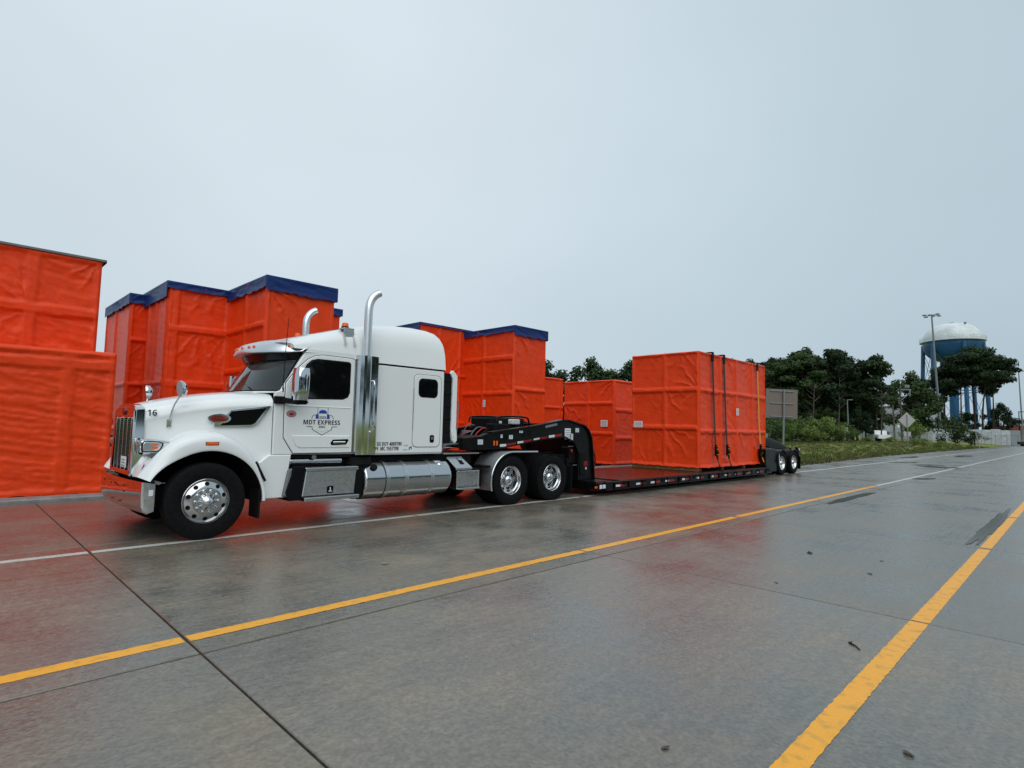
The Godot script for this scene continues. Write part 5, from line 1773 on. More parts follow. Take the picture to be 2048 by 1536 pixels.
	rp("front_bolster", mb, M.trailer_black, deck)
	# planks
	var rng := RandomNumberGenerator.new()
	rng.seed = 8
	for k in 14:
		mb = MB.new()
		var z := -1.30 + k * 0.20
		mb.box(Vector3(16.85, 0.318 + rng.randf_range(-0.002, 0.003), z), Vector3(9.4, 0.045, 0.192), 0.006)
		rp("plank", mb, M.deck_plank, deck)
	# tape along the rail
	for x in [11.82, 12.72, 13.42, 14.16, 15.06, 15.92, 16.86, 17.77, 18.60, 19.54, 20.43]:
		mb = MB.new(); mb.box(Vector3(x + 0.09, 0.225, 1.496), Vector3(0.18, 0.05, 0.006))
		rp("white_tape", mb, M.tape_white, deck)
		mb = MB.new(); mb.box(Vector3(x + 0.33, 0.225, 1.496), Vector3(0.30, 0.05, 0.006))
		rp("red_tape", mb, M.tape_red, deck)
	for e in [[11.20, 0.235, 0.10], [11.33, 0.235, 0.10]]:
		mb = MB.new(); mb.box(Vector3(e[0], e[1], 1.50), Vector3(e[2], 0.09, 0.012), 0.003)
		rp("sticker", mb, M.paper_white, deck)
	for x in [11.03, 11.09]:
		mb = MB.new(); mb.box(Vector3(x, 0.225, 1.46), Vector3(0.035, 0.05, 0.02), 0.006)
		rp("amber_reflector", mb, M.amber_lens, deck)
	# ---- rear bogie
	var rear := Node3D.new()
	rear.name = "rear_bogie"
	t.add_child(rear)
	mb = MB.new()
	mb.prism([Vector2(21.55, 0.15), Vector2(21.55, 0.98), Vector2(21.7, 1.02), Vector2(22.45, 1.0), Vector2(22.62, 0.82), Vector2(22.60, 0.15)], -1.36, 1.36, 0.02)
	mb.box(Vector3(23.8, 0.72, 0), Vector3(2.6, 0.30, 1.7), 0.03)
	rp("bogie_frame", mb, M.trailer_black, rear)
	for s in [1.0, -1.0]:
		for c in [23.09, 24.36]:
			wheel(t, "trailer", Vector3(c - 16.5, 0.455, s * 1.27), 0.455, 0.27, s < 0)
			var inner := Node3D.new()
			inner.name = "inner_wheel"
			t.add_child(inner, true)
			inner.position = Vector3(c - 16.5, 0.455, s * 0.95)
			put("tyre", meshes["trailer0.455"].tyre, M.tyre_rubber, inner)
			mb = MB.new()
			var rr := []
			for k in 15:
				var a := lerpf(PI * 0.98, PI * 0.10 if c > 24 else PI * 0.22, k / 14.0)
				rr.append([Vector3(c + cos(a) * 0.535, 0.455 + sin(a) * 0.515, s * 0.80), Vector3(c + cos(a) * 0.535, 0.455 + sin(a) * 0.515, s * 1.415), Vector3(c + cos(a) * 0.52, 0.455 + sin(a) * 0.49, s * 1.42)])
			mb.loft(rr)
			rp("wheel_arch", mb, M.trailer_black, rear, 60)
	for c in [23.09, 24.36]:
		mb = MB.new()
		mb.lathe([[0.001, -1.1], [0.075, -1.1], [0.075, 1.1], [0.001, 1.1]], Vector3(c, 0.455, 0), Vector3(0, 0, 1), 12)
		rp("trailer_axle", mb, M.chassis_black, rear)
	mb = MB.new()
	mb.box(Vector3(25.0, 0.80, 0), Vector3(0.14, 0.28, 2.75), 0.02)
	for s in [1.0, -1.0]:
		mb.box(Vector3(25.06, 0.42, s * 1.15), Vector3(0.02, 0.5, 0.5), 0.004)
		mb.box(Vector3(24.95, 0.98, s * 1.3), Vector3(0.10, 0.12, 0.10), 0.01)
		mb.box(Vector3(24.1, 0.985, s * 1.34), Vector3(0.10, 0.06, 0.10), 0.01)
	rp("tail_beam", mb, M.trailer_black, rear)
	for s in [1.0, -1.0]:
		mb = MB.new()
		mb.lathe([[0.05, 0.0], [0.05, 0.015], [0.001, 0.02]], Vector3(25.075, 0.83, s * 1.1), Vector3(1, 0, 0), 14)
		rp("tail_lamp", mb, M.red_lens, rear)
	mb = MB.new()
	mb.box(Vector3(22.75, 0.60, 1.36), Vector3(0.03, 0.4, 0.1))
	mb.box(Vector3(25.07, 0.94, 1.36), Vector3(0.03, 0.10, 0.05), 0.01)
	rp("marker_plates", mb, M.tape_white, rear)
	# dark equipment covers on the rear deck
	mb = MB.new()
	var rr2 := []
	for k in 13:
		var u := k / 12.0
		var ring := []
		var h := 0.46 * pow(sin(PI * clampf(0.06 + u * 0.94, 0, 1)), 0.7)
		for j in 13:
			var a := PI * j / 12.0
			ring.append(Vector3(22.9 + 1.9 * u, 0.98 + h * pow(sin(a), 0.8), 0.25 + cos(a) * 0.8))
		rr2.append(ring)
	mb.loft(rr2)
	rp("equipment_cover", mb, M.black_plastic, rear, 60)
	mb = MB.new()
	mb.tube(curve([Vector3(22.4, 1.05, 0.5), Vector3(22.7, 1.28, 0.5), Vector3(23.2, 1.25, 0.5), Vector3(23.8, 1.02, 0.5)], 14), 0.02, 7)
	mb.tube(curve([Vector3(22.9, 1.05, 0.62), Vector3(23.1, 1.18, 0.62), Vector3(23.5, 1.12, 0.62), Vector3(23.9, 1.0, 0.62)], 14), 0.016, 7)
	rp("air_hoses", mb, M.black_plastic, rear)

func build_load():
	var c := crate("orange crate with two paper sheets, strapped down on the trailer deck", 16.88, 22.15, -8.52, 2.45, 0.455, 4.14, {"seed": 33, "floor": 0.338, "front": {"v": [1.50, 2.72, 4.08], "h": [1.15, 2.45], "fold": 0.5, "fan": 1.2, "half": 0.06}, "left": {"v": [1.26], "h": [1.24, 2.47], "fold": 0.3, "fan": 1.5, "half": 0.06}, "skids": false, "sheets": [["left", -10.68, 1.80, 0.34, 0.20], ["front", 19.62, 2.30, 0.20, 0.24]]})
	# two timber bearers across, and blocks under the front edge
	for k in 4:
		var mb := MB.new()
		mb.box(Vector3(16.93 + 1.72 * k, 0.397, -9.75), Vector3(0.10, 0.115, 2.4), 0.008)
		part("skid", mb, M.raw_timber, c, Vector3((16.88 + 22.15) / 2, 0.338, -8.52 - 2.45 / 2))
	for k in 6:
		var mb := MB.new()
		mb.box(Vector3(17.06, 0.397, -10.85 + 0.44 * k), Vector3(0.4, 0.11, 0.09), 0.008)
		part("skid", mb, M.raw_timber, c, Vector3((16.88 + 22.15) / 2, 0.338, -8.52 - 2.45 / 2))
	# ratchet straps over the crate
	strap("dark webbing strap nearest the front corner of the crate on the trailer", 17.78, "strap_dark", 1.05)
	strap("dark webbing strap with a long ratchet, second from the front on the strapped crate", 18.62, "strap_dark", 1.05)
	strap("yellow webbing strap near the rear edge of the crate on the trailer", 21.42, "strap_yellow", 1.05)

func strap(label: String, x: float, kind: String, yr: float):
	var org := Vector3(x, 0.3, -8.46)
	var t := thing("ratchet_strap", org, label, "strap", "straps over the trailer crate")
	var zf := -8.482
	var ribbon := func(pts: Array, w: float) -> MB:
		var mb := MB.new()
		var rings := []
		for p in pts: rings.append([p[0] + Vector3(-w / 2, 0, 0), p[0] + Vector3(w / 2, 0, 0), p[0] + Vector3(w / 2, 0, 0) + p[1] * 0.005, p[0] + Vector3(-w / 2, 0, 0) + p[1] * 0.005])
		mb.loft(rings, true, true, true)
		return mb
	var out := Vector3(0, 0, 1)
	var mb: MB = ribbon.call([[Vector3(x + 0.05, yr + 0.1, zf + 0.06), out], [Vector3(x + 0.03, 2.0, zf + 0.03), out], [Vector3(x - 0.01, 3.3, zf + 0.015), out], [Vector3(x - 0.03, 4.14, zf), out], [Vector3(x - 0.03, 4.172, zf - 0.03), Vector3.UP], [Vector3(x - 0.02, 4.172, -9.7), Vector3.UP], [Vector3(x, 4.172, -10.99), Vector3.UP], [Vector3(x, 4.13, -11.02), -out], [Vector3(x, 0.36, -11.16), -out]], 0.10)
	part("webbing", mb, M[kind], t, org)
	mb = MB.new()
	mb.box(Vector3(x - 0.03, 4.04, zf + 0.012), Vector3(0.14, 0.30, 0.03), 0.008)
	mb.box(Vector3(x - 0.03, 4.180, zf - 0.09), Vector3(0.14, 0.03, 0.24), 0.008)
	part("corner_pad", mb, M.black_plastic, t, org)
	mb = MB.new()
	mb.box(Vector3(x + 0.05, yr - 0.05, zf + 0.075), Vector3(0.12, 0.36, 0.06), 0.015)
	mb.lathe([[0.001, -0.07], [0.045, -0.07], [0.045, 0.07], [0.001, 0.07]], Vector3(x + 0.05, yr - 0.12, zf + 0.11), Vector3(1, 0, 0), 14)
	mb.bar(Vector3(x + 0.05, yr + 0.10, zf + 0.11), Vector3(x + 0.05, yr - 0.34, zf + 0.13), 0.09, 0.016, Vector3(1, 0, 0))
	part("ratchet", mb, M.chassis_black, t, org)
	mb = MB.new()
	for k in 5: mb.box(Vector3(x + 0.05, yr - 0.28 + 0.09 * k, zf + 0.12), Vector3(0.09, 0.02, 0.03), 0.004)
	part("wound_webbing", mb, M.strap_yellow, t, org)
	mb = ribbon.call([[Vector3(x + 0.05, yr - 0.2, zf + 0.07), out], [Vector3(x + 0.06, 0.52, zf + 0.18), out]], 0.07)
	part("lower_webbing", mb, M[kind], t, org)
	mb = MB.new()
	mb.tube(curve([Vector3(x + 0.02, 0.54, zf + 0.18), Vector3(x + 0.045, 0.44, zf + 0.22), Vector3(x + 0.06, 0.34, zf + 0.30), Vector3(x + 0.075, 0.44, zf + 0.22), Vector3(x + 0.10, 0.54, zf + 0.18)], 12), 0.011, 6)
	part("hook", mb, M.chassis_black, t, org)

# ------------------------------------------------------------------ trees and far things
func leaf_cloud(blobs: Array, count: int, size: float, flat: float, rng: RandomNumberGenerator, stretch := 1.0) -> ArrayMesh:
	# many small leaf faces spread through blobs [centre, radii]; uneven tone from leaf to leaf
	var P := PackedVector3Array(); var N := PackedVector3Array(); var C := PackedColorArray()
	var vol := 0.0
	for b in blobs: vol += pow(b[1].x * b[1].y * b[1].z, 0.66)
	for b in blobs:
		var n := maxi(6, int(count * pow(b[1].x * b[1].y * b[1].z, 0.66) / vol))
		var tone := rng.randf_range(0.75, 1.2)
		for k in n:
			var d := Vector3(rng.randfn(), rng.randfn(), rng.randfn()).normalized()
			var r := pow(rng.randf(), 0.42) * rng.randf_range(0.85, 1.12)
			var p: Vector3 = b[0] + d * r * b[1]
			var nn := (d + Vector3(rng.randf_range(-1, 1), rng.randf_range(-1, 1) + flat, rng.randf_range(-1, 1)) * 0.9).normalized()
			var u := nn.cross(Vector3(rng.randf_range(-1, 1), rng.randf_range(-1, 1), rng.randf_range(-1, 1))).normalized()
			var w := nn.cross(u)
			var s := size * rng.randf_range(0.6, 1.35)
			var c := Color.WHITE * (tone * rng.randf_range(0.75, 1.25))
			c.g *= rng.randf_range(0.95, 1.05)
			for q in [-u * s * 0.5 * stretch, w * s * 0.42, u * s * 0.55 * stretch]:
				P.append(p + q)
				N.append(nn)
				C.append(c)
			if rng.randf() < 0.6:
				for q in [-u * s * 0.5 * stretch, u * s * 0.55 * stretch, -w * s * 0.42]:
					P.append(p + q); N.append(nn); C.append(c)
	var arr := []
	arr.resize(Mesh.ARRAY_MAX)
	arr[Mesh.ARRAY_VERTEX] = P; arr[Mesh.ARRAY_NORMAL] = N; arr[Mesh.ARRAY_COLOR] = C
	var m := ArrayMesh.new()
	m.add_surface_from_arrays(Mesh.PRIMITIVE_TRIANGLES, arr)
	return m

func make_pine(seed_: int, h: float, crown_from: float, spread: float, lean: Vector3, count: int, top_flat := 0.0) -> Array:
	# [trunk mesh, crown mesh]: clumps of needles held out on limbs, as on an old coastal pine
	var rng := RandomNumberGenerator.new()
	rng.seed = seed_
	var trunk := MB.new()
	var pts := []
	var rad := []
	var bend := Vector3(rng.randf_range(-1, 1), 0, rng.randf_range(-1, 1)) * 0.35
	for k in 9:
		var u := k / 8.0
		pts.append(Vector3(0, h * 0.94 * u, 0) + lean * u * u + bend * sin(u * PI * 1.3))
		rad.append(lerpf(0.011 * h + 0.05, 0.03, pow(u, 0.8)))
	trunk.tube(pts, rad, 8)
	var blobs := []
	var n := int(16 + spread * 3.0)
	for k in n:
		var u := lerpf(crown_from, 0.97, pow((k + rng.randf()) / n, 0.85))
		var i := u * 8.0
		var a: Vector3 = pts[int(minf(i, 7.0))].lerp(pts[int(minf(i, 7.0)) + 1], i - int(minf(i, 7.0)))
		var az := rng.randf() * TAU
		var shape := sin(PI * clampf((u - crown_from) / (1.06 - crown_from) * 0.82 + 0.18, 0, 1))
		if top_flat > 0.0: shape = lerpf(shape, 0.45 + 0.75 * u, top_flat)
		var out := spread * rng.randf_range(0.35, 1.05) * shape
		var e := a + Vector3(cos(az) * out, rng.randf_range(0.0, 0.25) * out + 0.2, sin(az) * out)
		trunk.tube([a, a.lerp(e, 0.5) + Vector3(0, -0.1, 0), e], [0.05 + 0.012 * spread, 0.05, 0.02], 5, false)
		var r := rng.randf_range(0.75, 1.35) * (0.55 + 0.13 * spread)
		blobs.append([e + Vector3(0, 0.15, 0), Vector3(r * 1.25, r * rng.randf_range(0.42, 0.7), r * 1.25)])
		if rng.randf() < 0.7:
			var e2 := a.lerp(e, 0.6) + Vector3(rng.randf_range(-0.6, 0.6), rng.randf_range(0.1, 0.7), rng.randf_range(-0.6, 0.6))
			blobs.append([e2, Vector3(r, r * 0.5, r) * 0.85])
	blobs.append([pts[8] + Vector3(0, 0.1, 0), Vector3(0.9, 0.8, 0.9) * (0.5 + 0.12 * spread)])
	return [trunk.mesh(60), leaf_cloud(blobs, count, 0.36, 0.6, rng, 1.5)]

func make_broadleaf(seed_: int, h: float, spread: float, count: int, trunk_h := 0.3, leaf := 0.34) -> Array:
	var rng := RandomNumberGenerator.new()
	rng.seed = seed_
	var trunk := MB.new()
	var fork := Vector3(0, h * trunk_h, 0)
	trunk.tube([Vector3.ZERO, fork * 0.5 + Vector3(0.05, 0, 0), fork], [0.018 * h, 0.015 * h, 0.012 * h], 8)
	var blobs := []
	for k in int(12 + spread * 3):
		var az := rng.randf() * TAU
		var u := rng.randf()
		var y := h * lerpf(trunk_h * 0.8, 0.95, u)
		var rr := spread * sin(PI * clampf(0.22 + u * 0.72, 0, 1)) * sqrt(rng.randf())
		var e := Vector3(cos(az) * rr, y, sin(az) * rr)
		trunk.tube([fork, fork.lerp(e, 0.55) + Vector3(0, h * 0.03, 0), e], [0.008 * h, 0.005 * h, 0.01], 5, false)
		var r := rng.randf_range(0.7, 1.2) * (0.25 + spread * 0.25)
		blobs.append([e, Vector3(r, r * 0.8, r)])
	return [trunk.mesh(60), leaf_cloud(blobs, count, leaf, 0.4, rng)]

func tree(called: String, pair: Array, at: Vector3, turn: float, s: float, m: Material, label: String, category: String, group: String, sy := 1.0) -> Node3D:
	var t := thing(called, at, label, category, group, turn)
	t.scale = Vector3(s, s * sy, s)
	put("trunk", pair[0], M.bark, t)
	put("crown", pair[1], m, t)
	return t

func far_at(px_right: float, depth: float) -> Vector3:
	# a point on the land, given as metres to the right of and away from the viewpoint along the view direction
	var f := Vector3(0.70605, 0, -0.70417).normalized()
	var r := Vector3(0.70478, 0, 0.70907).normalized()
	var p := f * depth + r * px_right
	p.y = land_y(p.x, p.z) if p.x > 27 else 0.1
	return p

func build_background():
	var pines := []
	pines.append(make_pine(101, 15.0, 0.30, 3.5, Vector3(0.4, 0, 0.2), 9000))
	pines.append(make_pine(102, 15.0, 0.22, 3.9, Vector3(-0.6, 0, 0.3), 10000))
	pines.append(make_pine(103, 15.0, 0.4, 3.0, Vector3(0.2, 0, -0.5), 7000))
	pines.append(make_pine(104, 15.0, 0.18, 4.3, Vector3(0.5, 0, 0.5), 12000))
	var flat_pines := []
	flat_pines.append(make_pine(111, 15.0, 0.6, 3.6, Vector3(1.2, 0, 0.7), 7500, 0.5))
	flat_pines.append(make_pine(112, 15.0, 0.62, 3.3, Vector3(0.6, 0, 0.5), 7000, 0.4))
	flat_pines.append(make_pine(113, 15.0, 0.52, 3.4, Vector3(-0.8, 0, 0.2), 7000, 0.4))
	var leafy := []
	leafy.append(make_broadleaf(121, 9.0, 3.2, 5200, 0.2))
	leafy.append(make_broadleaf(122, 9.0, 2.6, 4600, 0.25))
	# the wood behind the trailer: [metres right, depth, height, which, material]
	var rng := RandomNumberGenerator.new()
	rng.seed = 9
	var wood := [[41.5, 100, 13.2, 1, 0, "leftmost pine of the wood, half behind the strapped crate"], [44.0, 97, 13.4, 0, 1, "pine just right of the strapped crate, above the big grey sign board"], [47.0, 101, 14.4, 3, 0, "broad pine above the right end of the big grey sign board"],
		[50.2, 98, 15.6, 1, 1, "second tallest pine of the wood, left of its highest crown"], [53.0, 102, 16.6, 3, 0, "highest pine in the middle of the dark wood"], [53.6, 97, 15.9, 0, 2, "pine right of the wood's highest crown, with pale bare limbs before it"], [57.0, 99, 15.6, 1, 0, "third pine from the right end of the wood, dense to the ground"], [58.6, 97, 14.0, 2, 2, "slim pine behind the thin street light in the wood"],
		[60.6, 95, 14.6, 2, 0, "loose layered pine standing out at the wood's right end"], [64.2, 101, 9.0, 0, 1, "shorter pine below the layered one at the wood's right end"]]
	for w in wood:
		var p := far_at(w[0], w[1])
		tree("pine_tree", pines[w[3]], p, rng.randf() * TAU, w[2] / 15.0, M["needles_%d" % w[4]], w[5], "tree", "pines of the wood beyond the verge")
	for k in 16:
		var p := far_at(40.0 + k * 1.85 + rng.randf_range(-0.6, 0.6), 106 + rng.randf_range(0, 9))
		tree("pine_tree", pines[k % 4], p, rng.randf() * TAU, (13.8 + rng.randf() * 2.0) / 15.0, M["needles_%d" % (k % 3)], "dark pine standing deep in the wood behind its front row", "tree", "pines deep in the wood")
	for k in 16:
		var p := far_at(40.0 + k * 1.3 + rng.randf_range(-0.5, 0.5), 97 + rng.randf_range(-2, 4))
		tree("understorey_tree", leafy[k % 2], p, rng.randf() * TAU, (5.0 + rng.randf() * 3.0) / 9.0, M["needles_%d" % (k % 3)], "dark low tree filling the foot of the wood", "tree", "low trees at the foot of the wood")
	# bare dead trees in front of the wood
	for e in [[49.0, 93.5, 9.5, 131], [53.6, 94.0, 10.5, 132], [60.0, 93.0, 8.5, 133]]:
		var r2 := RandomNumberGenerator.new()
		r2.seed = e[3]
		var mb := MB.new()
		var tops := Vector3(r2.randf_range(-0.5, 0.5), e[2], r2.randf_range(-0.5, 0.5))
		mb.tube([Vector3.ZERO, tops * 0.5 + Vector3(0.2, 0, 0), tops], [0.13, 0.09, 0.03], 7)
		var t := thing("dead_tree", far_at(e[0], e[1]), ["pale bare tree trunk at the left of the wood's front", "pale bare tree trunk below the wood's highest crown", "pale bare tree trunk near the wood's right end"][e[3] - 131], "tree", "bare trees before the wood")
		put("trunk", mb.mesh(60), M.wood_pole, t)
		mb = MB.new()
		for k in 14:
			var u := r2.randf_range(0.4, 0.97)
			var a := tops * u
			var az := r2.randf() * TAU
			var l := r2.randf_range(0.8, 2.4)
			mb.tube([a, a + Vector3(cos(az) * l * 0.6, l * 0.35, sin(az) * l * 0.6), a + Vector3(cos(az) * l, l * 0.8, sin(az) * l)], [0.045, 0.03, 0.012], 5, false)
		put("limbs", mb.mesh(60), M.wood_pole, t).set_meta("kind", "stuff")
	# trees seen between the crates on the left
	for e in [[5.6, 95, 12.6, 0, "leafy tree peeking out right of the tall crate behind the trailer neck"], [8.6, 100, 10.6, 1, "small far tree low over the orange crates, left of a taller one"], [13.6, 96, 13.4, 0, "leafy tree rising over the low orange crates, highest of its row"], [16.8, 97, 12.4, 1, "leafy tree over the low orange crates, right of the highest one"], [20.0, 95, 12.9, 0, "leafy tree touching the left edge of the strapped crate"]]:
		tree("leafy_tree", leafy[e[3]], far_at(e[0], e[1]), rng.randf() * TAU, e[2] / 9.0 * 1.0, M["needles_%d" % (1 if e[3] else 0)], e[4], "tree", "leafy trees beyond the crates")
	# the clump of flat topped pines before the water tower
	var clump := [[106.5, 141, 19.2, 2, 0, "flat topped pine at the left of the clump before the water tower"], [106.0, 135, 21.2, 0, 2, "stout flat topped pine in the middle of the clump before the water tower"], [110.5, 137, 23.4, 1, 0, "highest flat topped pine of the clump before the water tower"], [109.5, 133, 21.6, 0, 0, "flat topped pine right of the highest one in the clump"], [115.0, 137, 20.2, 1, 2, "wind blown pine at the right of the clump before the water tower"]]
	for w in clump:
		tree("flat_topped_pine", flat_pines[w[3]], far_at(w[0], w[1]), [2.2, 0.4, 1.2, 5.5, 0.0][clump.find(w)], w[2] / 15.0 * 0.9, M["needles_%d" % w[4]], w[5], "tree", "flat topped pines before the water tower", 1.11)
	for e in [[95.7, 136, 16.9, 0, 1, "leafy dark tree left of the tall floodlight mast"], [99.6, 140, 14.7, 1, 0, "dark tree behind the foot of the tall floodlight mast"], [118.6, 139, 10.3, 0, 2, "low dark tree at the right foot of the flat topped pines"], [68.0, 106, 6.8, 1, 1, "low brownish tree between the wood and the utility pole"], [114.2, 143, 8.2, 1, 0, "low dark tree below the flat topped pines"], [107.4, 143, 7.3, 0, 1, "low thicket tree under the middle of the flat topped pines"]]:
		tree("leafy_tree", leafy[e[3]], far_at(e[0], e[1]), rng.randf() * TAU, e[2] / 9.0, M["needles_%d" % e[4]], e[5], "tree", "leafy trees by the water tower")
	# shrubs along the verge
	var bushes := []
	bushes.append(make_broadleaf(141, 2.6, 1.9, 2600, 0.1, 0.17))
	bushes.append(make_broadleaf(142, 2.6, 1.5, 2200, 0.1, 0.15))
	var spots := [[33.2, 72, 2.6, 2], [34.4, 70, 2.2, 0], [35.6, 73, 2.9, 0], [36.9, 70, 2.7, 1], [38.1, 72, 2.4, 0], [39.1, 70.5, 3.0, 1], [40.3, 73, 2.6, 2], [41.3, 70.5, 2.4, 0], [41.8, 73, 1.5, 0], [33.7, 75, 3.4, 2], [37.5, 75.5, 3.1, 2], [39.7, 76, 3.1, 2]]
	var where := ["right beside the trailer's rear", "left of the big sign's post", "right of the big sign's post", "in the front of the hedge, third from the sign post", "in the middle of the hedge, rather small", "before the thin street light, the tallest in front", "just right of the thin street light", "second from the hedge's right end", "at the right end of the hedge, left of the white pickup", "tall and dull, behind the big sign's post", "tall and dull, behind the middle of the hedge", "tall and dull, behind the foot of the thin street light"]
	for k in spots.size():
		var e = spots[k]
		tree("shrub", bushes[k % 2], far_at(e[0], e[1]), rng.randf() * TAU, e[2] / 2.6, M["leaves_%d" % e[3]], "green shrub " + where[k], "shrub", "shrubs along the verge")
	tree("young_pine", bushes[1], far_at(63.0, 90), 1.0, 1.15, M.leaves_1, "bushy young pine right of the diamond sign", "shrub", "shrubs along the verge", 1.35)
	tree("spreading_bush", bushes[0], far_at(77.4, 100), 0.5, 1.75, M.needles_1, "wide dark bush hiding the middle of the white wall", "shrub", "shrubs along the verge", 1.0)
	tree("spreading_bush", bushes[1], far_at(80.8, 100), 2.5, 1.25, M.needles_0, "low dark bush trailing right before the white wall", "shrub", "shrubs along the verge", 0.75)
	for k in 7:
		tree("tall_weeds", bushes[k % 2], far_at(52.6 + k * 1.3 + rng.randf(), 80 + rng.randf_range(-3, 6)), rng.randf() * TAU, 0.42, M.leaves_1, "pale green tuft of tall weeds on the verge round the diamond sign", "weeds", "tall weeds round the diamond sign", 0.8)
	# a row of trees across the road, behind the viewpoint: the chrome and the side windows mirror it
	for k in 18:
		tree("roadside_tree", leafy[k % 2], Vector3(-40.0 + k * 5.2 + rng.randf_range(-1.5, 1.5), 0.0, 36.0 + rng.randf_range(-4, 6)), rng.randf() * TAU, (11.0 + rng.randf() * 4.0) / 9.0, M["needles_%d" % (k % 3)], "tree in the row across the road, seen only as a reflection", "tree", "trees across the road")
	build_signs()
	build_far_structures()

func post(mb: MB, a: Vector3, b: Vector3, r0: float, r1: float, n := 10):
	mb.tube([a, b], [r0, r1], n)

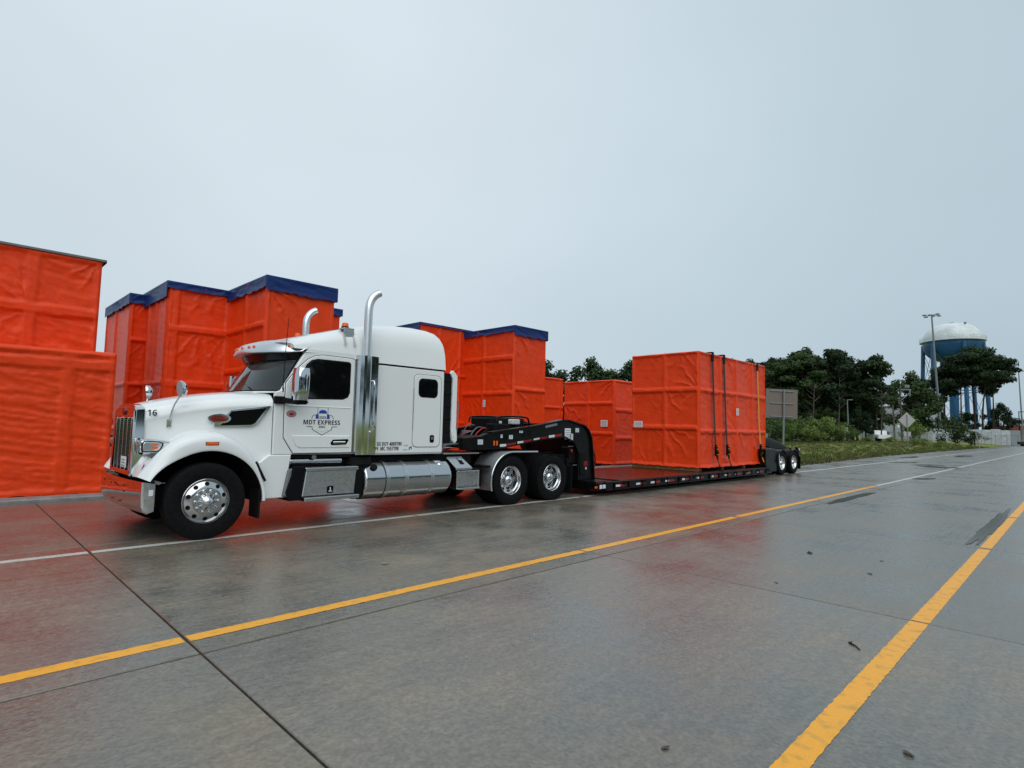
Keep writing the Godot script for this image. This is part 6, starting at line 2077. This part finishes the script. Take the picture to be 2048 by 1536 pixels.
func build_signs():
	# back of a big sign board
	var p := far_at(19.75, 42.0)
	p.y = land_y(p.x, p.z)
	var t := thing("sign_board", p, "grey back of a big square sign board on one post, right of the strapped crate", "sign", "", deg_to_rad(-45.0))
	var mb := MB.new()
	mb.box(Vector3(0.0, 3.42, 0), Vector3(2.35, 2.15, 0.03), 0.008)
	put("panel", mb.mesh(), M.sign_back, t)
	t.rotation.z = deg_to_rad(-1.5)
	for y in [4.35, 3.45, 2.48]:
		mb = MB.new(); mb.box(Vector3(0.0, y, 0.05), Vector3(1.7, 0.09, 0.06), 0.01)
		put("brace", mb.mesh(), M.galvanised, t)
	mb = MB.new(); mb.box(Vector3(0.12, 2.2, 0.12), Vector3(0.11, 4.5, 0.09), 0.01)
	put("post", mb.mesh(), M.galvanised, t)
	# diamond sign from behind
	p = far_at(41.45, 60.0)
	t = thing("diamond_sign", p, "grey back of a diamond shaped road sign with a small plate below", "sign", "", deg_to_rad(-52.0))
	mb = MB.new(); mb.box(Vector3(0, 3.15, 0), Vector3(1.2, 1.2, 0.02), 0.006, Basis(Vector3(0, 0, 1), PI / 4))
	put("panel", mb.mesh(), M.sign_metal, t)
	mb = MB.new(); mb.box(Vector3(0, 1.72, 0), Vector3(0.7, 0.48, 0.02), 0.006)
	put("lower_plate", mb.mesh(), M.sign_metal, t)
	mb = MB.new(); mb.box(Vector3(0, 1.8, 0.05), Vector3(0.06, 3.9, 0.06), 0.008)
	put("post", mb.mesh(), M.galvanised, t)
	mb = MB.new(); mb.box(Vector3(-0.85, 2.5, 0.0), Vector3(0.16, 0.3, 0.12), 0.01)
	put("meter_box", mb.mesh(), M.paper_white, t)
	# thin street light
	p = far_at(47.1, 80.0)
	t = thing("street_light", p, "thin grey street light with a short arm before the wood", "street light", "", deg_to_rad(-45.0))
	mb = MB.new(); post(mb, Vector3.ZERO, Vector3(-0.1, 5.9, 0), 0.10, 0.06)
	put("pole", mb.mesh(), M.galvanised, t)
	mb = MB.new(); mb.box(Vector3(0.28, 5.92, 0), Vector3(0.75, 0.09, 0.2), 0.02)
	put("lamp_head", mb.mesh(), M.galvanised, t)
	# tall mast with floodlights
	p = far_at(101.2, 135.0)
	t = thing("floodlight_mast", p, "tall steel mast with a ring of floodlights before the water tower", "light mast", "floodlight masts", deg_to_rad(-45.0))
	mb = MB.new(); post(mb, Vector3.ZERO, Vector3(-1.3, 30.0, 0), 0.36, 0.16)
	put("pole", mb.mesh(), M.galvanised, t)
	mb = MB.new()
	mb.tube([Vector3(-2.8, 29.95, 0), Vector3(0.2, 29.95, 0)], 0.07, 6)
	mb.tube([Vector3(-1.3, 29.95, -1.5), Vector3(-1.3, 29.95, 1.5)], 0.07, 6)
	put("cross_arm", mb.mesh(), M.galvanised, t)
	for k in 6:
		mb = MB.new()
		var a := TAU * k / 6.0 + 0.3
		mb.box(Vector3(-1.3 + cos(a) * 1.5, 29.75 + 0.2 * (k % 2), sin(a) * 1.5), Vector3(0.75, 0.3, 0.5), 0.06)
		put("floodlight", mb.mesh(), M.galvanised, t)
	# farther masts
	for e in [[103.0, 148, 15.5, "small far floodlight mast between the wood and the water tower"], [145.5, 163, 21.0, "thin far mast at the right edge of the picture"]]:
		t = thing("floodlight_mast", far_at(e[0], e[1]), e[3], "light mast", "floodlight masts", deg_to_rad(-45.0))
		mb = MB.new(); post(mb, Vector3.ZERO, Vector3(-0.5, e[2], 0), 0.26, 0.12)
		put("pole", mb.mesh(), M.galvanised, t)
		mb = MB.new()
		for k in 4: mb.box(Vector3(-1.7 + 0.8 * k, e[2] - 0.1, 0), Vector3(0.55, 0.3, 0.4), 0.05)
		mb.box(Vector3(-0.5, e[2], 0), Vector3(3.0, 0.1, 0.1))
		put("floodlight_row", mb.mesh(), M.galvanised, t)
	t = thing("street_light", far_at(121.5, 137.0), "short dark street light at the right edge of the picture", "street light", "", deg_to_rad(-45.0))
	mb = MB.new(); post(mb, Vector3.ZERO, Vector3(0, 8.0, 0), 0.14, 0.09)
	put("pole", mb.mesh(), M.chassis_black, t)
	mb = MB.new(); mb.box(Vector3(0.7, 8.0, 0), Vector3(1.6, 0.14, 0.3), 0.03)
	put("lamp_head", mb.mesh(), M.chassis_black, t)
	# utility poles by the gate
	for e in [[71.6, 105.0, 10.2, "wooden utility pole with equipment left of the water tower"], [85.6, 128.0, 8.0, "bare thin pole between the utility pole and the tall mast"]]:
		t = thing("utility_pole", far_at(e[0], e[1]), e[3], "pole", "poles by the gate", deg_to_rad(-45.0))
		mb = MB.new(); post(mb, Vector3.ZERO, Vector3(-0.2, e[2], 0), 0.2, 0.15)
		put("pole", mb.mesh(), M.wood_pole, t)
		if e[2] > 9.0:
			mb = MB.new()
			mb.box(Vector3(0.9, 9.6, 0), Vector3(1.9, 0.2, 0.15), 0.02)
			mb.box(Vector3(1.6, 9.0, 0), Vector3(0.2, 1.2, 0.2)); mb.box(Vector3(1.1, 10.2, 0), Vector3(0.9, 0.5, 0.3), 0.03)
			mb.bar(Vector3(0.0, 7.6, 0), Vector3(1.6, 9.0, 0), 0.12, 0.12)
			mb.bar(Vector3(0.1, 6.2, 0), Vector3(-1.3, 4.6, 0), 0.2, 0.15)
			put("crossarm_equipment", mb.mesh(), M.galvanised, t)
	# leaning marker post before the wall
	t = thing("marker_post", far_at(68.4, 84.0), "pale leaning post on the grass before the white wall", "post", "", deg_to_rad(-45.0))
	mb = MB.new(); post(mb, Vector3(0.15, 0, 0), Vector3(-0.35, 2.35, 0), 0.09, 0.09)
	put("post", mb.mesh(), M.concrete_post, t)

func build_far_structures():
	# white wall panels
	var wl := far_at(95.4, 130.0)
	var wr := far_at(115.4, 130.0)
	var t := thing("panel_wall", (wl + wr) / 2, "long white wall of upright panels behind the dark bush", "wall", "", atan2(-(wr - wl).z, (wr - wl).x))
	var n := 9
	var l := wl.distance_to(wr)
	for k in n:
		var mb := MB.new()
		var hh := 3.35 + (0.18 if k in [2, 3, 6] else 0.0)
		mb.box(Vector3(-l / 2 + l * (k + 0.5) / n, hh / 2 - 0.2, 0), Vector3(l / n - 0.06, hh, 0.2), 0.02)
		put("panel", mb.mesh(), M.grey_wall if k == 8 else M.white_wall, t)
	# chain link fence before it and along the gate
	fence(far_at(60.0, 98.0), far_at(74.0, 102.0), "low chain link fence beside the white pickup", 1.7)
	fence(far_at(86.0, 122.0), far_at(112.0, 124.0), "chain link fence running before the white wall", 2.0)
	fence(far_at(33.5, 80.0), far_at(46.0, 82.0), "chain link fence half hidden behind the shrubs", 2.2)
	pickup(far_at(60.8, 95.0))
	parked(far_at(107.3, 118.0))
	# water tower
	var p := far_at(147.2, 190.0)
	p.y = 1.6
	var w := thing("water_tower", p, "water tower with white domed top and blue bowl on blue legs", "water tower")
	var mb := MB.new()
	var prof := []
	for k in 13:
		var a := PI / 2 * k / 12.0
		prof.append([8.15 * pow(sin(a), 0.72) + 0.001, 31.9 + 6.0 * cos(a)])
	mb.lathe(prof, Vector3.ZERO, Vector3.UP, 56)
	put("dome", mb.mesh(60), M.tank_white, w)
	mb = MB.new()
	prof = [[8.2, 31.9], [8.2, 30.3]]
	for k in 11:
		var a := PI / 2 * k / 10.0
		prof.append([8.1 * cos(a) + 0.001, 30.2 - 5.6 * sin(a)])
	mb.lathe(prof, Vector3.ZERO, Vector3.UP, 56)
	put("bowl", mb.mesh(60), M.tank_blue, w)
	mb = MB.new()
	mb.lathe([[8.1, 31.6], [9.0, 31.6], [9.0, 31.85], [8.1, 31.85]], Vector3.ZERO, Vector3.UP, 56)
	put("walkway", mb.mesh(30), M.tank_white, w)
	mb = MB.new()
	for y in [32.4, 32.95]:
		var rg := []
		for k in 57: rg.append(Vector3(cos(TAU * k / 56) * 8.95, y, sin(TAU * k / 56) * 8.95))
		mb.tube(rg, 0.06, 5, false)
	for k in 56: mb.tube([Vector3(cos(TAU * k / 56) * 8.95, 31.8, sin(TAU * k / 56) * 8.95), Vector3(cos(TAU * k / 56) * 8.95, 32.95, sin(TAU * k / 56) * 8.95)], 0.045, 4, false)
	put("railing", mb.mesh(60), M.tank_white, w)
	for k in 6:
		var a := TAU * k / 6.0 + 0.55
		mb = MB.new()
		mb.tube([Vector3(cos(a) * 9.2, 0, sin(a) * 9.2), Vector3(cos(a) * 8.05, 31.0, sin(a) * 8.05)], 0.62, 12)
		put("leg", mb.mesh(60), M.tank_blue, w)
		var b := TAU * (k + 1) / 6.0 + 0.55
		mb = MB.new()
		for y in [[1.0, 15.0], [15.0, 29.0]]:
			mb.tube([Vector3(cos(a) * 8.8, y[0], sin(a) * 8.8), Vector3(cos(b) * 8.3, y[1], sin(b) * 8.3)], 0.07, 5, false)
			mb.tube([Vector3(cos(b) * 8.8, y[0], sin(b) * 8.8), Vector3(cos(a) * 8.3, y[1], sin(a) * 8.3)], 0.07, 5, false)
		mb.tube([Vector3(cos(a) * 8.6, 15, sin(a) * 8.6), Vector3(cos(b) * 8.6, 15, sin(b) * 8.6)], 0.16, 6, false)
		put("brace_rods", mb.mesh(60), M.tank_blue, w)
	mb = MB.new()
	mb.tube([Vector3(0, 0, 0), Vector3(0, 26, 0)], 1.3, 20)
	put("riser", mb.mesh(60), M.tank_blue, w)
	mb = MB.new()
	mb.box(Vector3(-3.5, 37.3, 4), Vector3(0.6, 0.5, 0.6)); mb.box(Vector3(0, 38.0, 0), Vector3(1.2, 0.5, 1.2)); mb.tube([Vector3(4.5, 35.6, 4), Vector3(4.5, 37.8, 4)], 0.08, 5)
	put("roof_fittings", mb.mesh(), M.galvanised, w)
	# far red brown sheds at the right edge
	for e in [[226.0, 255, 6.5, 16.0, "far red brown shed at the right edge, under the thin mast"], [243.0, 270, 9.5, 14.0, "far red brown shed just behind another at the right edge"]]:
		var s := thing("far_shed", far_at(e[0], e[1]), e[4], "building", "far sheds", deg_to_rad(-45.0))
		mb = MB.new(); mb.box(Vector3(0, e[2] / 2, 0), Vector3(e[3], e[2], 10))
		put("wall", mb.mesh(), M.rust_red, s)
		mb = MB.new(); mb.prism([Vector2(-e[3] / 2 - 0.4, e[2]), Vector2(0, e[2] + 1.2), Vector2(e[3] / 2 + 0.4, e[2])], -5.3, 5.3)
		put("roof", mb.mesh(), M.grey_wall, s)
		mb = MB.new()
		for k in 4: mb.box(Vector3(-e[3] * 0.36 + e[3] * 0.24 * k, e[2] * 0.55, 5.02), Vector3(1.6, 1.3, 0.1))
		put("window_row", mb.mesh(), M.tinted_glass, s)
	# low white building glimpsed between the trunks
	var lb := thing("low_building", far_at(112.0, 165.0), "pale low building glimpsed between the wood and the utility pole", "building", "", deg_to_rad(-45.0))
	mb = MB.new(); mb.box(Vector3(0, 4.5, 0), Vector3(16, 9, 12), 0.05)
	put("wall", mb.mesh(), M.white_wall, lb)
	mb = MB.new(); mb.box(Vector3(0, 9.1, 0), Vector3(16.6, 0.4, 12.6), 0.05)
	put("roof", mb.mesh(), M.grey_wall, lb)

func fence(a: Vector3, b: Vector3, label: String, h: float):
	var t := thing("chain_link_fence", (a + b) / 2, label, "fence", "chain link fences", atan2(-(b - a).z, (b - a).x))
	var l := a.distance_to(b)
	var n := int(l / 2.6)
	for k in n + 1:
		var mb := MB.new()
		mb.tube([Vector3(-l / 2 + l * k / n, -0.2, 0), Vector3(-l / 2 + l * k / n, h, 0)], 0.04, 6)
		put("post", mb.mesh(60), M.galvanised, t)
	var mb := MB.new()
	mb.tube([Vector3(-l / 2, h - 0.03, 0), Vector3(l / 2, h - 0.03, 0)], 0.03, 6)
	put("top_rail", mb.mesh(60), M.galvanised, t)
	mb = MB.new()
	var s := 0.16
	var m := int(l / s)
	for k in range(-int(h / s), m):
		var x0 := -l / 2 + k * s
		for d in [1.0, -1.0]:
			var u0 := 0.0
			var u1 := h - 0.05
			var p0 := Vector3(x0 if d > 0 else x0 + h, u0, 0)
			var p1 := Vector3(p0.x + d * (u1 - u0), u1, 0)
			if p0.x < -l / 2: p0 = p0.lerp(p1, (-l / 2 - p0.x) / (p1.x - p0.x)) if p1.x > -l / 2 else p0
			if p1.x > l / 2: p1 = p0.lerp(p1, (l / 2 - p0.x) / (p1.x - p0.x)) if p0.x < l / 2 else p1
			if p0.x > l / 2 and p1.x < l / 2: p0 = p0.lerp(p1, (p0.x - l / 2) / (p0.x - p1.x))
			if p1.x < -l / 2 and p0.x > -l / 2: p1 = p0.lerp(p1, (p0.x + l / 2) / (p0.x - p1.x))
			if p0.x < -l / 2 - 0.01 or p1.x > l / 2 + 0.01 or p0.x > l / 2 + 0.01 or p1.x < -l / 2 - 0.01: continue
			mb.tube([p0, p1], 0.006, 3, false)
	put("wire_mesh", mb.mesh(60), M.galvanised, t).set_meta("kind", "stuff")

func car_body(t: Node3D, side: Array, half: float, m: Material):
	var mb := MB.new()
	mb.prism(side, -half, half, 0.0)
	put("body", mb.mesh(30), m, t)

func pickup(p: Vector3):
	# parked facing the viewer
	var t := thing("white_pickup", p, "white pickup parked by the gate with a headlight lit", "pickup", "", deg_to_rad(45.0 - 12.0) + PI)
	car_body(t, [Vector2(-2.6, 0.45), Vector2(-2.6, 1.05), Vector2(-2.4, 1.12), Vector2(-1.2, 1.16), Vector2(-0.6, 1.78), Vector2(0.9, 1.82), Vector2(1.1, 1.15), Vector2(2.6, 1.12), Vector2(2.6, 0.5)], 0.92, M.white_paint)
	var mb := MB.new()
	mb.box(Vector3(-2.63, 0.82, 0), Vector3(0.06, 0.34, 1.1), 0.02)
	mb.box(Vector3(-2.64, 0.5, 0), Vector3(0.1, 0.2, 1.8), 0.03)
	put("grille", mb.mesh(), M.black_plastic, t)
	mb = MB.new()
	mb.bar(Vector3(-1.17, 1.20, 0), Vector3(-0.66, 1.74, 0), 0.03, 1.6, Vector3.UP)
	put("windscreen", mb.mesh(), M.tinted_glass, t)
	for s in [1.0, -1.0]:
		mb = MB.new(); mb.box(Vector3(-2.63, 0.88, s * 0.74), Vector3(0.08, 0.2, 0.26), 0.03)
		put("headlight", mb.mesh(), M.lamp_glow, t)
		mb = MB.new(); mb.prism([Vector2(-0.95, 1.2), Vector2(-0.5, 1.70), Vector2(0.85, 1.73), Vector2(0.98, 1.2)], s * 0.915, s * 0.93)
		put("side_window", mb.mesh(), M.tinted_glass, t)
		mb = MB.new(); mb.box(Vector3(-0.95, 1.3, s * 1.05), Vector3(0.12, 0.18, 0.2), 0.03)
		put("mirror", mb.mesh(), M.black_plastic, t)
		for x in [-1.65, 1.6]:
			mb = MB.new(); mb.lathe([[0.001, -0.13], [0.34, -0.13], [0.39, -0.08], [0.39, 0.08], [0.34, 0.13], [0.001, 0.13]], Vector3(x, 0.39, s * 0.82), Vector3(0, 0, 1), 20)
			put("wheel", mb.mesh(40), M.tyre_rubber, t)

func parked(p: Vector3):
	var t := thing("dark_car", p, "dark car with a white roof cut off by the right edge of the picture", "car", "", deg_to_rad(-60.0))
	car_body(t, [Vector2(-2.3, 0.4), Vector2(-2.3, 0.95), Vector2(-1.3, 1.1), Vector2(-0.7, 1.2), Vector2(1.9, 1.2), Vector2(2.3, 1.0), Vector2(2.3, 0.4)], 0.9, M.car_dark)
	var mb := MB.new()
	mb.prism([Vector2(-1.0, 1.2), Vector2(-0.4, 1.62), Vector2(1.4, 1.62), Vector2(1.9, 1.2)], -0.8, 0.8)
	put("glass_house", mb.mesh(), M.tinted_glass, t)
	mb = MB.new(); mb.box(Vector3(0.5, 1.66, 0), Vector3(2.0, 0.08, 1.6), 0.03)
	put("roof", mb.mesh(), M.white_paint, t)
	for s in [1.0, -1.0]:
		for x in [-1.45, 1.4]:
			mb = MB.new(); mb.lathe([[0.001, -0.12], [0.33, -0.12], [0.35, -0.07], [0.35, 0.07], [0.33, 0.12], [0.001, 0.12]], Vector3(x, 0.35, s * 0.8), Vector3(0, 0, 1), 20)
			put("wheel", mb.mesh(40), M.tyre_rubber, t)

# ------------------------------------------------------------------ litter on the road
func build_small_things():
	var rng := RandomNumberGenerator.new()
	rng.seed = 4
	for e in [[8.38, -2.65, 0.055, "curled dark leaf on the road right of centre, largest of the bits"], [8.61, -1.87, 0.022, "tiny dark bit on the road left of the near yellow line"], [7.73, -1.8, 0.03, "flat dark bit on the road near the slab joint"], [6.46, -2.38, 0.02, "small dark bit beside the slab joint right of centre"], [2.71, -1.55, 0.026, "greyish wet leaf near the bottom edge of the picture"], [3.57, -0.68, 0.03, "greyish wet leaf right of the near yellow line"]]:
		var mb := MB.new()
		var rings := []
		for k in 6:
			var u := k / 5.0
			var w: float = e[2] * 0.6 * sin(PI * (0.1 + 0.85 * u))
			rings.append([Vector3((u - 0.5) * 2.2 * e[2], 0.25 * e[2] * absf(u - 0.5) + 0.004, -w), Vector3((u - 0.5) * 2.2 * e[2], 0.12 * e[2] * rng.randf() + 0.002, 0), Vector3((u - 0.5) * 2.2 * e[2], 0.3 * e[2] * rng.randf() + 0.005, w)])
		mb.loft(rings)
		var t := thing("fallen_leaf", Vector3(e[0], 0.0, e[1]), e[3], "leaf", "litter on the road", rng.randf() * TAU)
		put("blade", mb.mesh(60), M.wood_pole if e[0] < 4.0 else M.dark_leaf, t)
	var s := thing("broken_twig", Vector3(5.02, 0.0, -1.28), "short broken twig on the road left of the near yellow line", "twig", "", 0.75)
	var tw := MB.new()
	tw.tube([Vector3(-0.07, 0.006, 0), Vector3(0.0, 0.008, 0.006), Vector3(0.07, 0.008, -0.004)], [0.004, 0.006, 0.008], 7)
	tw.tube([Vector3(0.055, 0.008, 0), Vector3(0.075, 0.014, 0.02)], [0.007, 0.003], 6)
	put("stem", tw.mesh(60), M.dark_leaf, s)
	var l := thing("pale_leaf", Vector3(3.75, 0.0, -5.73), "pale leaf lying on the lane between truck and yellow line", "leaf")
	tw = MB.new()
	var rr := []
	for k in 7:
		var u := k / 6.0
		var w := 0.028 * sin(PI * (0.06 + 0.9 * u))
		rr.append([Vector3((u - 0.5) * 0.1, 0.008, -w), Vector3((u - 0.5) * 0.1, 0.004, 0), Vector3((u - 0.5) * 0.1, 0.009, w)])
	tw.loft(rr)
	put("blade", tw.mesh(60), M.concrete_post, l)
